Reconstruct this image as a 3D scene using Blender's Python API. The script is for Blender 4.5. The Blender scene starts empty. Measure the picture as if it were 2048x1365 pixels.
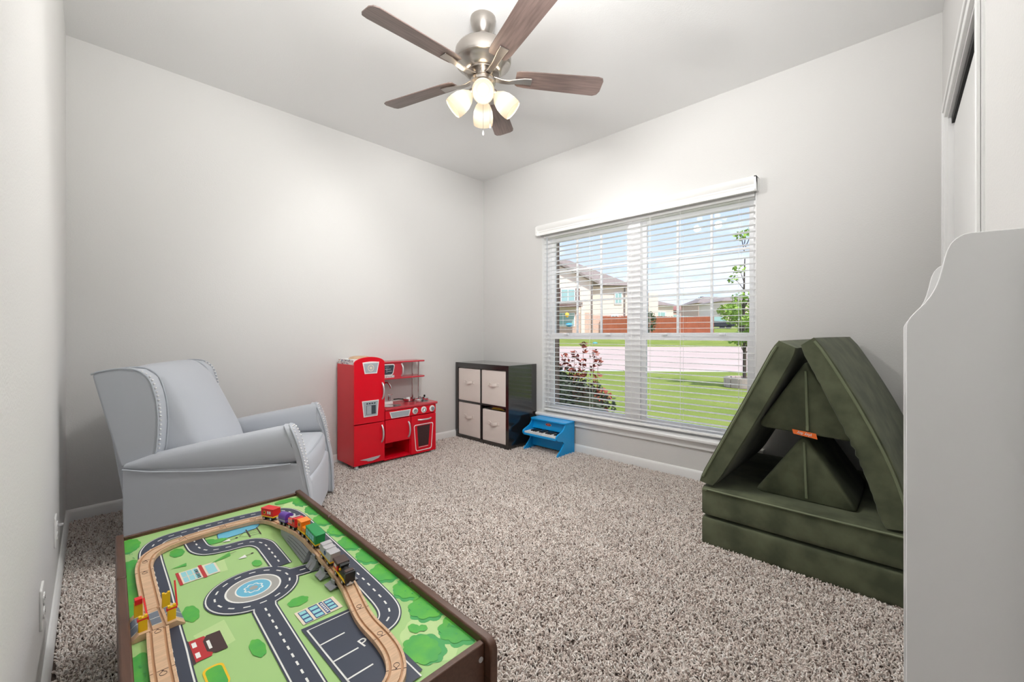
import bpy, bmesh, math, random
from math import pi, sin, cos, radians
from mathutils import Vector, Matrix
random.seed(7)
S = bpy.context.scene
COL = S.collection

# ------------------------------------------------------------------ camera
cam = bpy.data.cameras.new('camera'); camo = bpy.data.objects.new('camera', cam); COL.objects.link(camo)
cam.sensor_width = 36.0; cam.lens = 842.0/2048*36; cam.shift_y = (668-682.5)/2048
cam.clip_start = .01; cam.clip_end = 500
AZ = math.atan(807/842.)
camo.location = (0, 0, 1.068); camo.rotation_euler = (pi/2, 0, AZ-pi/2)
S.camera = camo
FW = Vector((cos(AZ), sin(AZ), 0)); RT = Vector((sin(AZ), -cos(AZ), 0))

# ------------------------------------------------------------------ world, sun, area light, exposure
W = bpy.data.worlds.new('sky'); S.world = W; W.use_nodes = True
nt = W.node_tree; nt.nodes.clear()
def N(t, nt, **k):
    n = nt.nodes.new(t)
    for a, v in k.items(): setattr(n, a, v)
    return n
tc = N('ShaderNodeTexCoord', nt); mp = N('ShaderNodeMapping', nt); mp.inputs['Scale'].default_value = (1, 1, 2.6)
nz = N('ShaderNodeTexNoise', nt); nz.inputs['Scale'].default_value = 2.6; nz.inputs['Detail'].default_value = 9; nz.inputs['Roughness'].default_value = .58
cr = N('ShaderNodeValToRGB', nt); cr.color_ramp.elements[0].position = .47; cr.color_ramp.elements[1].position = .72
sx = N('ShaderNodeSeparateXYZ', nt)
gr = N('ShaderNodeValToRGB', nt)
gr.color_ramp.elements[0].position = 0; gr.color_ramp.elements[0].color = (.64, .75, .98, 1)
gr.color_ramp.elements[1].position = .55; gr.color_ramp.elements[1].color = (.36, .52, .92, 1)
mx = N('ShaderNodeMix', nt, data_type='RGBA'); mx.inputs[7].default_value = (1.3, 1.3, 1.3, 1)
bg = N('ShaderNodeBackground', nt); bg.inputs['Strength'].default_value = 1.0
wo = N('ShaderNodeOutputWorld', nt)
L = nt.links.new
L(tc.outputs['Generated'], mp.inputs[0]); L(mp.outputs[0], nz.inputs['Vector']); L(nz.outputs[0], cr.inputs[0])
L(tc.outputs['Generated'], sx.inputs[0]); L(sx.outputs['Z'], gr.inputs[0])
L(cr.outputs[0], mx.inputs[0]); L(gr.outputs[0], mx.inputs[6]); L(mx.outputs[2], bg.inputs[0]); L(bg.outputs[0], wo.inputs[0])

sun = bpy.data.lights.new('sun', 'SUN'); sun.energy = 4.2; sun.angle = radians(1); sun.color = (1, .96, .9)
suno = bpy.data.objects.new('sun', sun); COL.objects.link(suno)
suno.rotation_euler = Vector((.10, .62, -.78)).to_track_quat('-Z', 'Y').to_euler()

ha = bpy.data.lights.new('hall_fill', 'AREA'); ha.shape = 'RECTANGLE'; ha.size = .6; ha.size_y = 1.2; ha.energy = 1.0; ha.color = (1, .99, .98)  # unseen area light added in the hallway as weak fill from the camera side
hao = bpy.data.objects.new('hall_fill', ha); COL.objects.link(hao); hao.location = (-.7, .15, 1.3)
hao.rotation_euler = Vector((1, .0, -.1)).to_track_quat('-Z', 'Y').to_euler()
fa = bpy.data.lights.new('overhead_fill', 'AREA'); fa.shape = 'RECTANGLE'; fa.size = .75; fa.size_y = .35; fa.energy = 23; fa.spread = radians(130); fa.color = (1, .99, .98)  # unseen panel added above the view to brighten ceiling and upper walls
fao = bpy.data.objects.new('overhead_fill', fa); COL.objects.link(fao); fao.location = (.40, .39, 2.02)
fao.rotation_euler = Vector((.72, .69, .60)).to_track_quat('-Z', 'Y').to_euler()

S.view_settings.view_transform = 'Standard'; S.view_settings.look = 'None'
S.view_settings.gamma = 1; S.view_settings.use_curve_mapping = False; S.view_settings.exposure = 0.47
BULB = 20.0

# ------------------------------------------------------------------ materials
def srgb(c):
    c = [v/255 for v in c]
    return tuple([(v/12.92 if v <= .04045 else ((v+.055)/1.055)**2.4) for v in c]) + (1,)
MATS = {}
def mat(name, col, rough=.5, metal=0, spec=.5, bump=0, bscale=100, bdist=.001, var=0, vscale=5, vcol=None, emit=0, ecol=None, sheen=0, stretch=None, coat=0, bdetail=3):
    if name in MATS: return MATS[name]
    m = bpy.data.materials.new(name); m.use_nodes = True; t = m.node_tree
    p = t.nodes['Principled BSDF']
    c = srgb(col)
    p.inputs['Base Color'].default_value = c; p.inputs['Roughness'].default_value = rough; p.inputs['Metallic'].default_value = metal
    p.inputs['Specular IOR Level'].default_value = spec
    if sheen: p.inputs['Sheen Weight'].default_value = sheen; p.inputs['Sheen Roughness'].default_value = .4
    if coat: p.inputs['Coat Weight'].default_value = coat; p.inputs['Coat Roughness'].default_value = .1
    if emit: p.inputs['Emission Color'].default_value = srgb(ecol or col); p.inputs['Emission Strength'].default_value = emit
    if bump or var:
        co = N('ShaderNodeTexCoord', t); mp = N('ShaderNodeMapping', t)
        if stretch: mp.inputs['Scale'].default_value = stretch
        t.links.new(co.outputs['Object'], mp.inputs[0])
    if bump:
        n = N('ShaderNodeTexNoise', t); n.inputs['Scale'].default_value = bscale; n.inputs['Detail'].default_value = bdetail
        b = N('ShaderNodeBump', t); b.inputs['Strength'].default_value = bump; b.inputs['Distance'].default_value = bdist
        t.links.new(mp.outputs[0], n.inputs['Vector']); t.links.new(n.outputs[0], b.inputs['Height']); t.links.new(b.outputs[0], p.inputs['Normal'])
    if var:
        n = N('ShaderNodeTexNoise', t); n.inputs['Scale'].default_value = vscale; n.inputs['Detail'].default_value = 5
        x = N('ShaderNodeMix', t, data_type='RGBA')
        r = N('ShaderNodeValToRGB', t); r.color_ramp.elements[0].position = .35; r.color_ramp.elements[1].position = .65
        v2 = srgb(vcol) if vcol else tuple(max(0, q*(1-var)) for q in c[:3]) + (1,)
        x.inputs[6].default_value = c; x.inputs[7].default_value = v2
        t.links.new(mp.outputs[0], n.inputs['Vector']); t.links.new(n.outputs[0], r.inputs[0]); t.links.new(r.outputs[0], x.inputs[0]); t.links.new(x.outputs[2], p.inputs['Base Color'])
    MATS[name] = m
    return m
M_wall = mat('wall_paint', (222, 221, 219), .75, bump=.35, bscale=150, bdist=.002, spec=.25)
M_ceil = mat('ceiling_paint', (238, 238, 237), .85, bump=.3, bscale=120, bdist=.002, spec=.2)
M_trim = mat('trim_paint', (242, 242, 241), .35)
M_blind = mat('blind_white', (246, 246, 244), .4)
def slat_mat():
    m = bpy.data.materials.new('blind_slat'); m.use_nodes = True; t = m.node_tree; p = t.nodes['Principled BSDF']
    p.inputs['Base Color'].default_value = srgb((254, 254, 254)); p.inputs['Roughness'].default_value = .4
    tr = N('ShaderNodeBsdfTranslucent', t); tr.inputs[0].default_value = (.98, .98, .98, 1); x = N('ShaderNodeMixShader', t); x.inputs[0].default_value = .75
    o = t.nodes['Material Output']; t.links.new(p.outputs[0], x.inputs[1]); t.links.new(tr.outputs[0], x.inputs[2]); t.links.new(x.outputs[0], o.inputs[0])
    return m
M_slat = slat_mat()
M_vinyl = mat('vinyl_white', (252, 252, 253), .35)
M_plast = mat('plastic_white', (240, 240, 238), .3)
M_case = mat('bookcase_white', (240, 240, 240), .38)
M_carpet = mat('carpet_backing', (96, 84, 78), .95, spec=.1)
M_fab = mat('grey_fabric', (194, 198, 205), .85, bump=.25, bscale=900, bdist=.0006, spec=.2, sheen=.25)
M_pipe = mat('grey_piping', (188, 193, 200), .8, spec=.2)
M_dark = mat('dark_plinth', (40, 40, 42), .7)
M_nail = mat('nailhead_steel', (236, 236, 236), .3, metal=.5)
M_vel = mat('green_velvet', (102, 107, 84), .8, spec=.2, sheen=.12, var=.35, vscale=9, vcol=(78, 83, 65), bump=.3, bscale=40, bdist=.001)
M_zip = mat('green_zip', (118, 126, 98), .7)
M_tag = mat('orange_tag', (245, 118, 48), .7)
M_white = mat('white_print', (245, 245, 243), .6)
M_espr = mat('black_brown_laminate', (30, 27, 26), .22, spec=.7, coat=.8)
M_bin = mat('beige_bin', (238, 228, 221), .9, bump=.3, bscale=500, bdist=.0008, spec=.15)
M_hole = mat('dark_gap', (18, 16, 16), .9)
M_yel = mat('yellow_paper', (235, 200, 80), .7)
M_red = mat('red_paint', (232, 4, 36), .3)
M_sil = mat('silver_plastic', (205, 208, 210), .35, metal=.35)
M_chr = mat('chrome', (210, 210, 212), .12, metal=1)
M_stop = mat('red_counter', (205, 60, 72), .2)
M_grey = mat('light_grey', (176, 184, 190), .5)
M_smoke = mat('smoked_window', (70, 78, 86), .1)
M_oven = mat('oven_dark', (70, 44, 46), .35)
M_blue = mat('piano_blue', (14, 164, 236), .3)
M_bkey = mat('key_black', (22, 24, 26), .3)
M_wkey = mat('key_white', (238, 236, 232), .3)
M_nick = mat('brushed_nickel', (182, 176, 170), .28, metal=1)
M_blade = mat('blade_wood', (126, 108, 102), .36, var=.3, vscale=8, stretch=(1, 14, 1))
M_bulb = mat('bulb_glow', (255, 248, 235), .5, emit=3.0, ecol=(255, 246, 228))
M_rim = mat('walnut_rim', (98, 66, 50), .4, var=.25, vscale=10, stretch=(14, 1, 14))
M_board = mat('board_green', (168, 208, 132), .35)
M_road = mat('print_road', (52, 60, 78), .4)
M_mark = mat('print_white', (240, 240, 236), .45)
M_bush = mat('print_bush', (92, 186, 62), .4, var=.3, vscale=20, vcol=(66, 170, 70))
M_pond = mat('print_pond', (104, 186, 216), .4)
M_pgrey = mat('print_grey', (168, 166, 160), .4)
M_pred = mat('print_red', (190, 36, 42), .4)
M_pdark = mat('print_dark', (62, 36, 34), .4)
M_pnavy = mat('print_navy', (46, 74, 130), .4)
M_pcyan = mat('print_cyan', (150, 214, 220), .4)
M_ptan = mat('print_tan', (236, 222, 200), .4)
M_lime = mat('print_lime', (190, 220, 150), .4)
M_wood = mat('beech', (224, 186, 150), .45, var=.18, vscale=30, stretch=(1, 6, 1))
M_groove = mat('beech_groove', (198, 152, 112), .5)
M_slate = mat('slate_paint', (112, 122, 136), .5)
M_ston = mat('grey_plastic', (150, 153, 158), .45)
M_tyel = mat('toy_yellow', (248, 200, 24), .35)
M_tred = mat('toy_red', (232, 36, 40), .35)
M_tgrn = mat('toy_green', (20, 150, 78), .35)
M_torg = mat('toy_orange', (250, 142, 20), .35)
M_tpur = mat('toy_purple', (104, 58, 170), .35)
M_tgry = mat('toy_grey', (186, 184, 186), .4)
M_tblk = mat('toy_black', (28, 28, 30), .35)
M_tbrn = mat('toy_brown', (72, 52, 46), .45)

def shade_mat():
    m = bpy.data.materials.new('frosted_shade'); m.use_nodes = True; t = m.node_tree; t.nodes.clear()
    o = N('ShaderNodeOutputMaterial', t); d = N('ShaderNodeBsdfDiffuse', t); e = N('ShaderNodeEmission', t); at = N('ShaderNodeAttribute', t, attribute_name='glow')
    r = N('ShaderNodeValToRGB', t); el = r.color_ramp.elements
    el[0].position = 0; el[0].color = (.60, .43, .27, 1); el[1].position = 1; el[1].color = (.95, .90, .82, 1); q = el.new(.45); q.color = (.72, .58, .41, 1)
    d.inputs[0].default_value = (.2, .19, .17, 1); e.inputs[1].default_value = 1.0
    b = N('ShaderNodeAddShader', t); L = t.links.new
    L(at.outputs['Fac'], r.inputs[0]); L(r.outputs[0], e.inputs[0]); L(d.outputs[0], b.inputs[0]); L(e.outputs[0], b.inputs[1]); L(b.outputs[0], o.inputs[0])
    return m
M_shade = shade_mat()
def glass_mat():
    m = bpy.data.materials.new('window_glass'); m.use_nodes = True; t = m.node_tree; t.nodes.clear()
    o = N('ShaderNodeOutputMaterial', t); a = N('ShaderNodeBsdfTransparent', t); g = N('ShaderNodeBsdfGlossy', t); g.inputs['Roughness'].default_value = .02
    f = N('ShaderNodeFresnel', t); f.inputs[0].default_value = 1.35; x = N('ShaderNodeMixShader', t)
    t.links.new(f.outputs[0], x.inputs[0]); t.links.new(a.outputs[0], x.inputs[1]); t.links.new(g.outputs[0], x.inputs[2]); t.links.new(x.outputs[0], o.inputs[0])
    return m
M_glass = glass_mat()

# ------------------------------------------------------------------ mesh helpers
class MB:
    def __init__(s): s.v = []; s.f = []
    def add(s, vs, fs, M=None):
        k = len(s.v)
        s.v += [tuple(M @ Vector(p)) if M else tuple(p) for p in vs]
        s.f += [tuple(i+k for i in f) for f in fs]; return s
    def box(s, x0, x1, y0, y1, z0, z1, M=None):
        vs = [(x, y, z) for z in (z0, z1) for y in (y0, y1) for x in (x0, x1)]
        return s.add(vs, [(0, 2, 3, 1), (4, 5, 7, 6), (0, 1, 5, 4), (2, 6, 7, 3), (0, 4, 6, 2), (1, 3, 7, 5)], M)
    def prism(s, poly, ax, a0, a1, M=None, poly2=None):
        n = len(poly); p2 = poly2 or poly
        def c(p, a): return (a, p[0], p[1]) if ax == 'x' else (p[0], a, p[1]) if ax == 'y' else (p[0], p[1], a)
        vs = [c(p, a0) for p in poly] + [c(p, a1) for p in p2]
        fs = [tuple(range(n)), tuple(range(2*n-1, n-1, -1))] + [(i, i+n, (i+1) % n+n, (i+1) % n) for i in range(n)]
        return s.add(vs, fs, M)
    def tube(s, pts, r, n=8, closed=False, M=None):
        pts = [Vector(p) for p in pts]; m = len(pts); vs = []; fs = []; up = None
        for i, p in enumerate(pts):
            a = pts[(i-1) % m] if (closed or i) else p; b = pts[(i+1) % m] if (closed or i < m-1) else p
            d = (b-a).normalized()
            if up is None: up = d.orthogonal().normalized()
            up = (up - d*up.dot(d)).normalized(); w = d.cross(up)
            rr = r[i] if isinstance(r, (list, tuple)) else r
            for k in range(n):
                t = 2*pi*k/n; vs.append(p + up*cos(t)*rr + w*sin(t)*rr)
        for i in range(m if closed else m-1):
            for k in range(n):
                fs.append((i*n+k, i*n+(k+1) % n, ((i+1) % m)*n+(k+1) % n, ((i+1) % m)*n+k))
        if not closed: fs += [tuple(range(n-1, -1, -1)), tuple(range((m-1)*n, m*n))]
        return s.add(vs, fs, M)
    def lathe(s, prof, n=24, M=None, cap=True):
        vs = []; fs = []; m = len(prof)
        for r, z in prof:
            for k in range(n): t = 2*pi*k/n; vs.append((max(r, 1e-5)*cos(t), max(r, 1e-5)*sin(t), z))
        for i in range(m-1):
            for k in range(n): fs.append((i*n+k, i*n+(k+1) % n, (i+1)*n+(k+1) % n, (i+1)*n+k))
        if cap and prof[0][0] > 1e-4 and prof[0] != prof[-1]: fs.append(tuple(range(n-1, -1, -1)))
        if cap and prof[-1][0] > 1e-4 and prof[0] != prof[-1]: fs.append(tuple(range((m-1)*n, m*n)))
        return s.add(vs, fs, M)
    def cyl(s, p0, p1, r, n=12): return s.tube([p0, p1], r, n)
    def ball(s, c, r, n=10, sq=(1, 1, 1)):
        prof = [(sin(pi*i/n), -cos(pi*i/n)) for i in range(n+1)]
        return s.lathe(prof, n+2, Matrix.Translation(c) @ Matrix.Diagonal((r*sq[0], r*sq[1], r*sq[2], 1)))
    def soft(s, x0, x1, y0, y1, z0, z1, r=.02, puff=(0, 0, 0), n=8, M=None):
        c = Vector(((x0+x1)/2, (y0+y1)/2, (z0+z1)/2)); h = Vector(((x1-x0)/2, (y1-y0)/2, (z1-z0)/2))
        st = [-1, -.93] + [-.85+1.7*i/(n-1) for i in range(n)] + [.93, 1]; m = len(st)
        for ax in range(3):
            for sg in (-1, 1):
                vs = []; fs = []
                for i in st:
                    for j in st:
                        q = [0, 0, 0]; q[ax] = sg; q[(ax+1) % 3] = i; q[(ax+2) % 3] = j
                        P = Vector([q[k]*h[k] for k in range(3)])
                        I = Vector([max(-(h[k]-r), min(h[k]-r, P[k])) for k in range(3)])
                        d = P-I
                        if d.length > 0: P = I + d.normalized()*r
                        for k in range(3):
                            a, b = (k+1) % 3, (k+2) % 3
                            P[k] += (q[k])*puff[k]*(1-q[a]**2)*(1-q[b]**2)
                        vs.append(c+P)
                for a in range(m-1):
                    for b in range(m-1):
                        f = (a*m+b, (a+1)*m+b, (a+1)*m+b+1, a*m+b+1); fs.append(f if sg > 0 else f[::-1])
                s.add(vs, fs, M)
        return s
    def build(s, name, m, parent=None, smooth=35, bevel=0, seg=2, merge=False, kind=None, sub=0):
        me = bpy.data.meshes.new(name); me.from_pydata(s.v, [], s.f); me.update()
        bm = bmesh.new(); bm.from_mesh(me)
        if merge: bmesh.ops.remove_doubles(bm, verts=bm.verts, dist=1e-5)
        bmesh.ops.recalc_face_normals(bm, faces=bm.faces); bm.to_mesh(me); bm.free()
        if m is not None: me.materials.append(m)
        if smooth:
            for p in me.polygons: p.use_smooth = True
            me.set_sharp_from_angle(angle=radians(smooth))
        o = bpy.data.objects.new(name, me); COL.objects.link(o)
        if bevel:
            b = o.modifiers.new('bevel', 'BEVEL'); b.width = bevel; b.segments = seg; b.limit_method = 'ANGLE'; b.angle_limit = radians(40); b.harden_normals = seg < 3
        if sub: d = o.modifiers.new('sub', 'SUBSURF'); d.levels = sub; d.render_levels = sub
        if parent: o.parent = parent
        if kind: o['kind'] = kind
        return o
def thing(name, label, cat, loc=(0, 0, 0), rz=0, group=None):
    o = bpy.data.objects.new(name, None); COL.objects.link(o); o.location = loc; o.rotation_euler = (0, 0, rz); o.empty_display_size = .05
    o['label'] = label; o['category'] = cat
    if group: o['group'] = group
    return o
def tag(o, label, cat, group=None):
    o['label'] = label; o['category'] = cat
    if group: o['group'] = group
    return o
def structure(name, label=None, cat=None):
    o = bpy.data.objects.new(name, None); COL.objects.link(o); o['kind'] = 'structure'
    if label: o['label'] = label; o['category'] = cat
    return o
def st(o, label, cat): o['kind'] = 'structure'; o['label'] = label; o['category'] = cat; return o
def B(name, m, parent, *b, bevel=.002, **k): return MB().box(*b).build(name, m, parent, bevel=bevel, **k)
def rrect(w, h, r, n=5, cx=0, cy=0):
    out = []
    for sx_, sy_, a0 in ((1, 1, 0), (-1, 1, pi/2), (-1, -1, pi), (1, -1, 3*pi/2)):
        for i in range(n+1):
            a = a0+pi/2*i/n; out.append((cx+sx_*(w/2-r)+r*cos(a), cy+sy_*(h/2-r)+r*sin(a)))
    return out
def circ(cx, cy, r, n=24): return [(cx+r*cos(2*pi*i/n), cy+r*sin(2*pi*i/n)) for i in range(n)]
def smoothline(pts, n=6, closed=False):
    P = [Vector(p) for p in pts]; out = []; m = len(P)
    for i in range(m if closed else m-1):
        g = (lambda k: P[k % m]) if closed else (lambda k: P[max(0, min(m-1, k))])
        p0, p1, p2, p3 = g(i-1), g(i), g(i+1), g(i+2)
        for j in range(n):
            t = j/n
            out.append(.5*((2*p1)+(-p0+p2)*t+(2*p0-5*p1+4*p2-p3)*t*t+(-p0+3*p1-3*p2+p3)*t**3))
    if not closed: out.append(P[-1])
    return out

# ------------------------------------------------------------------ room shell
YA, XB, H = 3.436, 3.131, 2.743
xC = lambda y: -.027-.022*(YA-y)
yD = lambda x: -.107-.0237*(2.91-x)
st(MB().box(-2.2, 3.30, -1.5, 3.60, -.15, 0).build('floor', M_carpet, smooth=0), 'floor under the grey brown carpet', 'floor')
st(MB().box(-2.2, 3.30, -1.5, 3.60, H, H+.15).build('ceiling', M_ceil, smooth=0), 'smooth white ceiling above the fan', 'ceiling')
st(MB().box(-.30, 3.30, YA, YA+.14, 0, H).build('wall_back', M_wall, smooth=0), 'plain light grey wall behind armchair and red play kitchen', 'wall')
WY0, WY1, WZ0, WZ1 = .76, 2.60, .31, 2.03
st(MB().box(XB, XB+.15, -.9, WY0, 0, H).box(XB, XB+.15, WY1, YA, 0, H).box(XB, XB+.15, WY0, WY1, 0, WZ0).box(XB, XB+.15, WY0, WY1, WZ1, H).build('wall_right', M_wall, smooth=0), 'light grey wall with the large window', 'wall')
wl = MB(); y0 = .55
wl.prism([(xC(YA), YA), (xC(y0), y0), (xC(y0)-.12, y0), (xC(YA)-.12, YA)], 'z', 0, H)
wl.prism([(xC(y0), y0), (xC(-.3), -.3), (xC(-.3)-.12, -.3), (xC(y0)-.12, y0)], 'z', 2.06, H)
st(wl.build('wall_left', M_wall, smooth=0), 'light grey wall along the left edge of the photo', 'wall')
CX0, CX1, CZ = 1.77, 2.835, 2.085
wd = MB()
def dslab(mb, xa, xb, za, zb, off0, off1):
    mb.prism([(xa, yD(xa)+off0), (xb, yD(xb)+off0), (xb, yD(xb)+off1), (xa, yD(xa)+off1)], 'z', za, zb)
dslab(wd, -.25, CX0, 0, H, 0, -.12); dslab(wd, CX1, XB, 0, H, 0, -.12); dslab(wd, CX0, CX1, CZ, H, 0, -.12)
st(wd.build('wall_front', M_wall, smooth=0), 'light grey wall with the closet opening at right', 'wall')
# closet interior, hallway
hw = MB().box(.9, 3.131, -.95, -.90, 0, H).box(.9, .95, -.90, -.28, 0, H)
st(hw.build('wall_closet', M_wall, smooth=0), 'closet inner wall behind the sliding doors', 'wall')
hw = MB().box(-2.2, -2.1, -1.5, 1.6, 0, H).box(-2.2, -.2, 1.5, 1.6, 0, H).box(-2.2, -.15, -.45, -.35, 0, H).box(-.22, -.15, .55, 1.5, 0, H)
st(hw.build('wall_hall', M_wall, smooth=0), 'hallway wall outside the room door', 'wall')
# baseboards
def bbprof(t=.014, h=.078): return [(0, 0), (t, 0), (t, h*.78), (t*.72, h*.92), (t*.35, h), (0, h)]
bp = bbprof()
b = MB().prism([(YA-d, z) for d, z in bp], 'x', xC(YA), XB); st(b.build('baseboard_back', M_trim), 'white baseboard along the wall behind the armchair', 'baseboard')
b = MB().prism([(XB-d, z) for d, z in bp], 'y', yD(XB), YA); st(b.build('baseboard_right', M_trim), 'white baseboard under the window', 'baseboard')
b = MB().prism([(xC(YA)+d, z) for d, z in bp], 'y', YA, y0, poly2=[(xC(y0)+d, z) for d, z in bp]); st(b.build('baseboard_left', M_trim), 'white baseboard along the left wall', 'baseboard')
b = MB().prism([(yD(.3)+d, z) for d, z in bp], 'x', .3, 1.70, poly2=[(yD(1.7)+d, z) for d, z in bp]); st(b.build('baseboard_front', M_trim), 'white baseboard behind the white bookcase', 'baseboard')
# closet casing
tr = structure('trim_1', 'white moulded casing around the closet opening', 'casing')
def casing(x0, x1, z0, z1, name):
    mb = MB(); dslab(mb, x0, x1, z0, z1, .012, -.02)
    mb.build(name, M_trim, tr, bevel=.003)
    mb = MB(); w = .016
    if z1-z0 > .3: dslab(mb, x0 if x0 > 2 else x1-w, x0+w if x0 > 2 else x1, z0, z1, .018, 0)
    return mb
for nm, a in (('casing', (CX1, CX1+.058, 0, CZ+.058)), ('casing', (CX0-.07, CX0, 0, CZ+.058)), ('head_casing', (CX0, CX1, CZ, CZ+.058))):
    mb = MB(); dslab(mb, *a, .012, -.01); mb.build(nm, M_trim, tr, bevel=.003)
for a in ((CX1+.034, CX1+.058, 0, CZ+.058), (CX0-.07, CX0-.046, 0, CZ+.058), (CX0-.046, CX1+.034, CZ+.034, CZ+.058)):
    mb = MB(); dslab(mb, *a, .018, .005); mb.build('casing_bead', M_trim, tr, bevel=.003)
mb = MB(); dslab(mb, CX1-.012, CX1, 0, CZ, 0, -.12); mb.build('jamb', M_trim, tr)
mb = MB(); dslab(mb, CX0, CX0+.012, 0, CZ, 0, -.12); mb.build('jamb', M_trim, tr)
mb = MB(); dslab(mb, CX0+.012, CX1-.012, CZ-.012, CZ, 0, -.12); mb.build('jamb', M_trim, tr)
mb = MB(); dslab(mb, CX0+.012, CX1-.012, CZ-.04, CZ-.0125, -.012, -.10); mb.build('shaded_door_track', M_dark, tr)  # door track coloured dark, standing in for the shade in the gap above the doors
d1 = structure('door_1', 'white flat sliding closet door, the front one', 'door')
mb = MB(); dslab(mb, 2.12, CX1-.014, .02, 2.035, -.02, -.05); mb.build('door_panel', M_trim, d1, bevel=.002)
d2 = structure('door_2', 'white sliding closet door behind the front one', 'door')
mb = MB(); dslab(mb, CX0+.014, 2.20, .02, 2.035, -.06, -.09); mb.build('door_panel', M_trim, d2, bevel=.002)

# carpet pile
def carpet():
    t = bpy.data.materials.new('carpet_pile'); t.use_nodes = True; T = t.node_tree; p = T.nodes['Principled BSDF']
    p.inputs['Roughness'].default_value = .95; p.inputs['Specular IOR Level'].default_value = .1
    oi = N('ShaderNodeObjectInfo', T); r = N('ShaderNodeValToRGB', T); e = r.color_ramp.elements
    e[0].position = 0; e[0].color = srgb((150, 132, 122)); e[1].position = 1; e[1].color = srgb((254, 250, 246))
    q = e.new(.25); q.color = srgb((230, 216, 208)); q = e.new(.75); q.color = srgb((248, 240, 233))
    T.links.new(oi.outputs['Random'], r.inputs[0]); T.links.new(r.outputs[0], p.inputs['Base Color'])
    me = bpy.data.meshes.new('carpet_pile')
    poly = [(-.06, -.15), (1.2, -.13), (3.10, -.09), (3.115, 3.42), (-.02, 3.42)]
    me.from_pydata([(x, y, .002) for x, y in poly], [], [tuple(range(len(poly)))])
    o = bpy.data.objects.new('carpet_pile', me); COL.objects.link(o); o['kind'] = 'stuff'; o['label'] = 'shaggy grey brown carpet pile covering the floor'; o['category'] = 'carpet'
    g = bpy.data.node_groups.new('pile', 'GeometryNodeTree')
    g.interface.new_socket('Geometry', in_out='INPUT', socket_type='NodeSocketGeometry'); g.interface.new_socket('Geometry', in_out='OUTPUT', socket_type='NodeSocketGeometry')
    i = N('NodeGroupInput', g); ou = N('NodeGroupOutput', g)
    d = N('GeometryNodeDistributePointsOnFaces', g); d.inputs['Density'].default_value = 30000
    qb = N('GeometryNodeCurveQuadraticBezier', g); qb.inputs['Resolution'].default_value = 3
    qb.inputs['Start'].default_value = (0, 0, -.001); qb.inputs['Middle'].default_value = (.001, 0, .009); qb.inputs['End'].default_value = (.0065, .002, .0125)
    cc = N('GeometryNodeCurvePrimitiveCircle', g); cc.inputs['Resolution'].default_value = 5; cc.inputs['Radius'].default_value = .0019
    cm = N('GeometryNodeCurveToMesh', g); cm.inputs['Fill Caps'].default_value = True
    sm = N('GeometryNodeSetMaterial', g); sm.inputs['Material'].default_value = t
    ip = N('GeometryNodeInstanceOnPoints', g)
    rv = N('FunctionNodeRandomValue', g, data_type='FLOAT_VECTOR'); rv.inputs['Min'].default_value = (-.75, -.75, 0); rv.inputs['Max'].default_value = (.75, .75, 6.283)
    rs = N('FunctionNodeRandomValue', g, data_type='FLOAT'); rs.inputs[2].default_value = .75; rs.inputs[3].default_value = 1.35; rs.inputs['Seed'].default_value = 4
    k = g.links.new
    k(i.outputs[0], d.inputs['Mesh']); k(d.outputs['Points'], ip.inputs['Points']); k(qb.outputs[0], cm.inputs['Curve']); k(cc.outputs[0], cm.inputs['Profile Curve'])
    k(cm.outputs[0], sm.inputs[0]); k(sm.outputs[0], ip.inputs['Instance']); ps = N('GeometryNodeInputPosition', g); nn = N('ShaderNodeTexNoise', g); nn.inputs['Scale'].default_value = 2.2; nn.inputs['Detail'].default_value = 3
    vm = N('ShaderNodeVectorMath', g, operation='MULTIPLY'); vm.inputs[1].default_value = (2.2, .8, 1); k(ps.outputs[0], vm.inputs[0]); k(vm.outputs[0], nn.inputs['Vector'])
    v2 = N('ShaderNodeVectorMath', g, operation='SUBTRACT'); v2.inputs[1].default_value = (.5, .5, .5); k(nn.outputs[1], v2.inputs[0])
    v3 = N('ShaderNodeVectorMath', g, operation='MULTIPLY'); v3.inputs[1].default_value = (3.0, 3.0, 0); k(v2.outputs[0], v3.inputs[0])
    v4 = N('ShaderNodeVectorMath', g, operation='ADD'); k(rv.outputs[0], v4.inputs[0]); k(v3.outputs[0], v4.inputs[1]); k(v4.outputs[0], ip.inputs['Rotation'])
    k(rs.outputs[1], ip.inputs['Scale']); k(ip.outputs[0], ou.inputs[0])
    o.modifiers.new('pile', 'NODES').node_group = g
carpet()

# ------------------------------------------------------------------ window
M_xbrick = mat('outside_brick', (120, 98, 86), .9, var=.3, vscale=20, bump=.4, bscale=40, bdist=.01); M_ledge = mat('brick_ledge', (214, 190, 170), .9, var=.2, vscale=12)
xb = MB().box(3.281, 3.37, WY1-.028, 5.5, -.3, 2.95).box(3.281, 3.37, -2.5, WY0+.028, -.3, 2.95).box(3.281, 3.37, WY0+.028, WY1-.028, -.3, .20).box(3.281, 3.37, WY0+.028, WY1-.028, WZ1-.03, 2.95)
st(xb.build('wall_outside', M_xbrick, smooth=0), 'brown brick outside wall around the window', 'wall')
st(MB().prism([(3.281, .20), (3.281, .325), (3.40, .285), (3.40, .20)], 'y', WY0+.03, WY1-.03).build('trim_3', M_ledge), 'pale brick ledge outside under the window', 'ledge')
w = structure('window_1', 'white double window with four sashes and grids', 'window')
def frame(mb, ya, yb, za, zb, t, x0, x1):
    mb.box(x0, x1, ya, ya+t, za, zb).box(x0, x1, yb-t, yb, za, zb).box(x0, x1, ya+t, yb-t, za, za+t).box(x0, x1, ya+t, yb-t, zb-t, zb)
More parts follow.
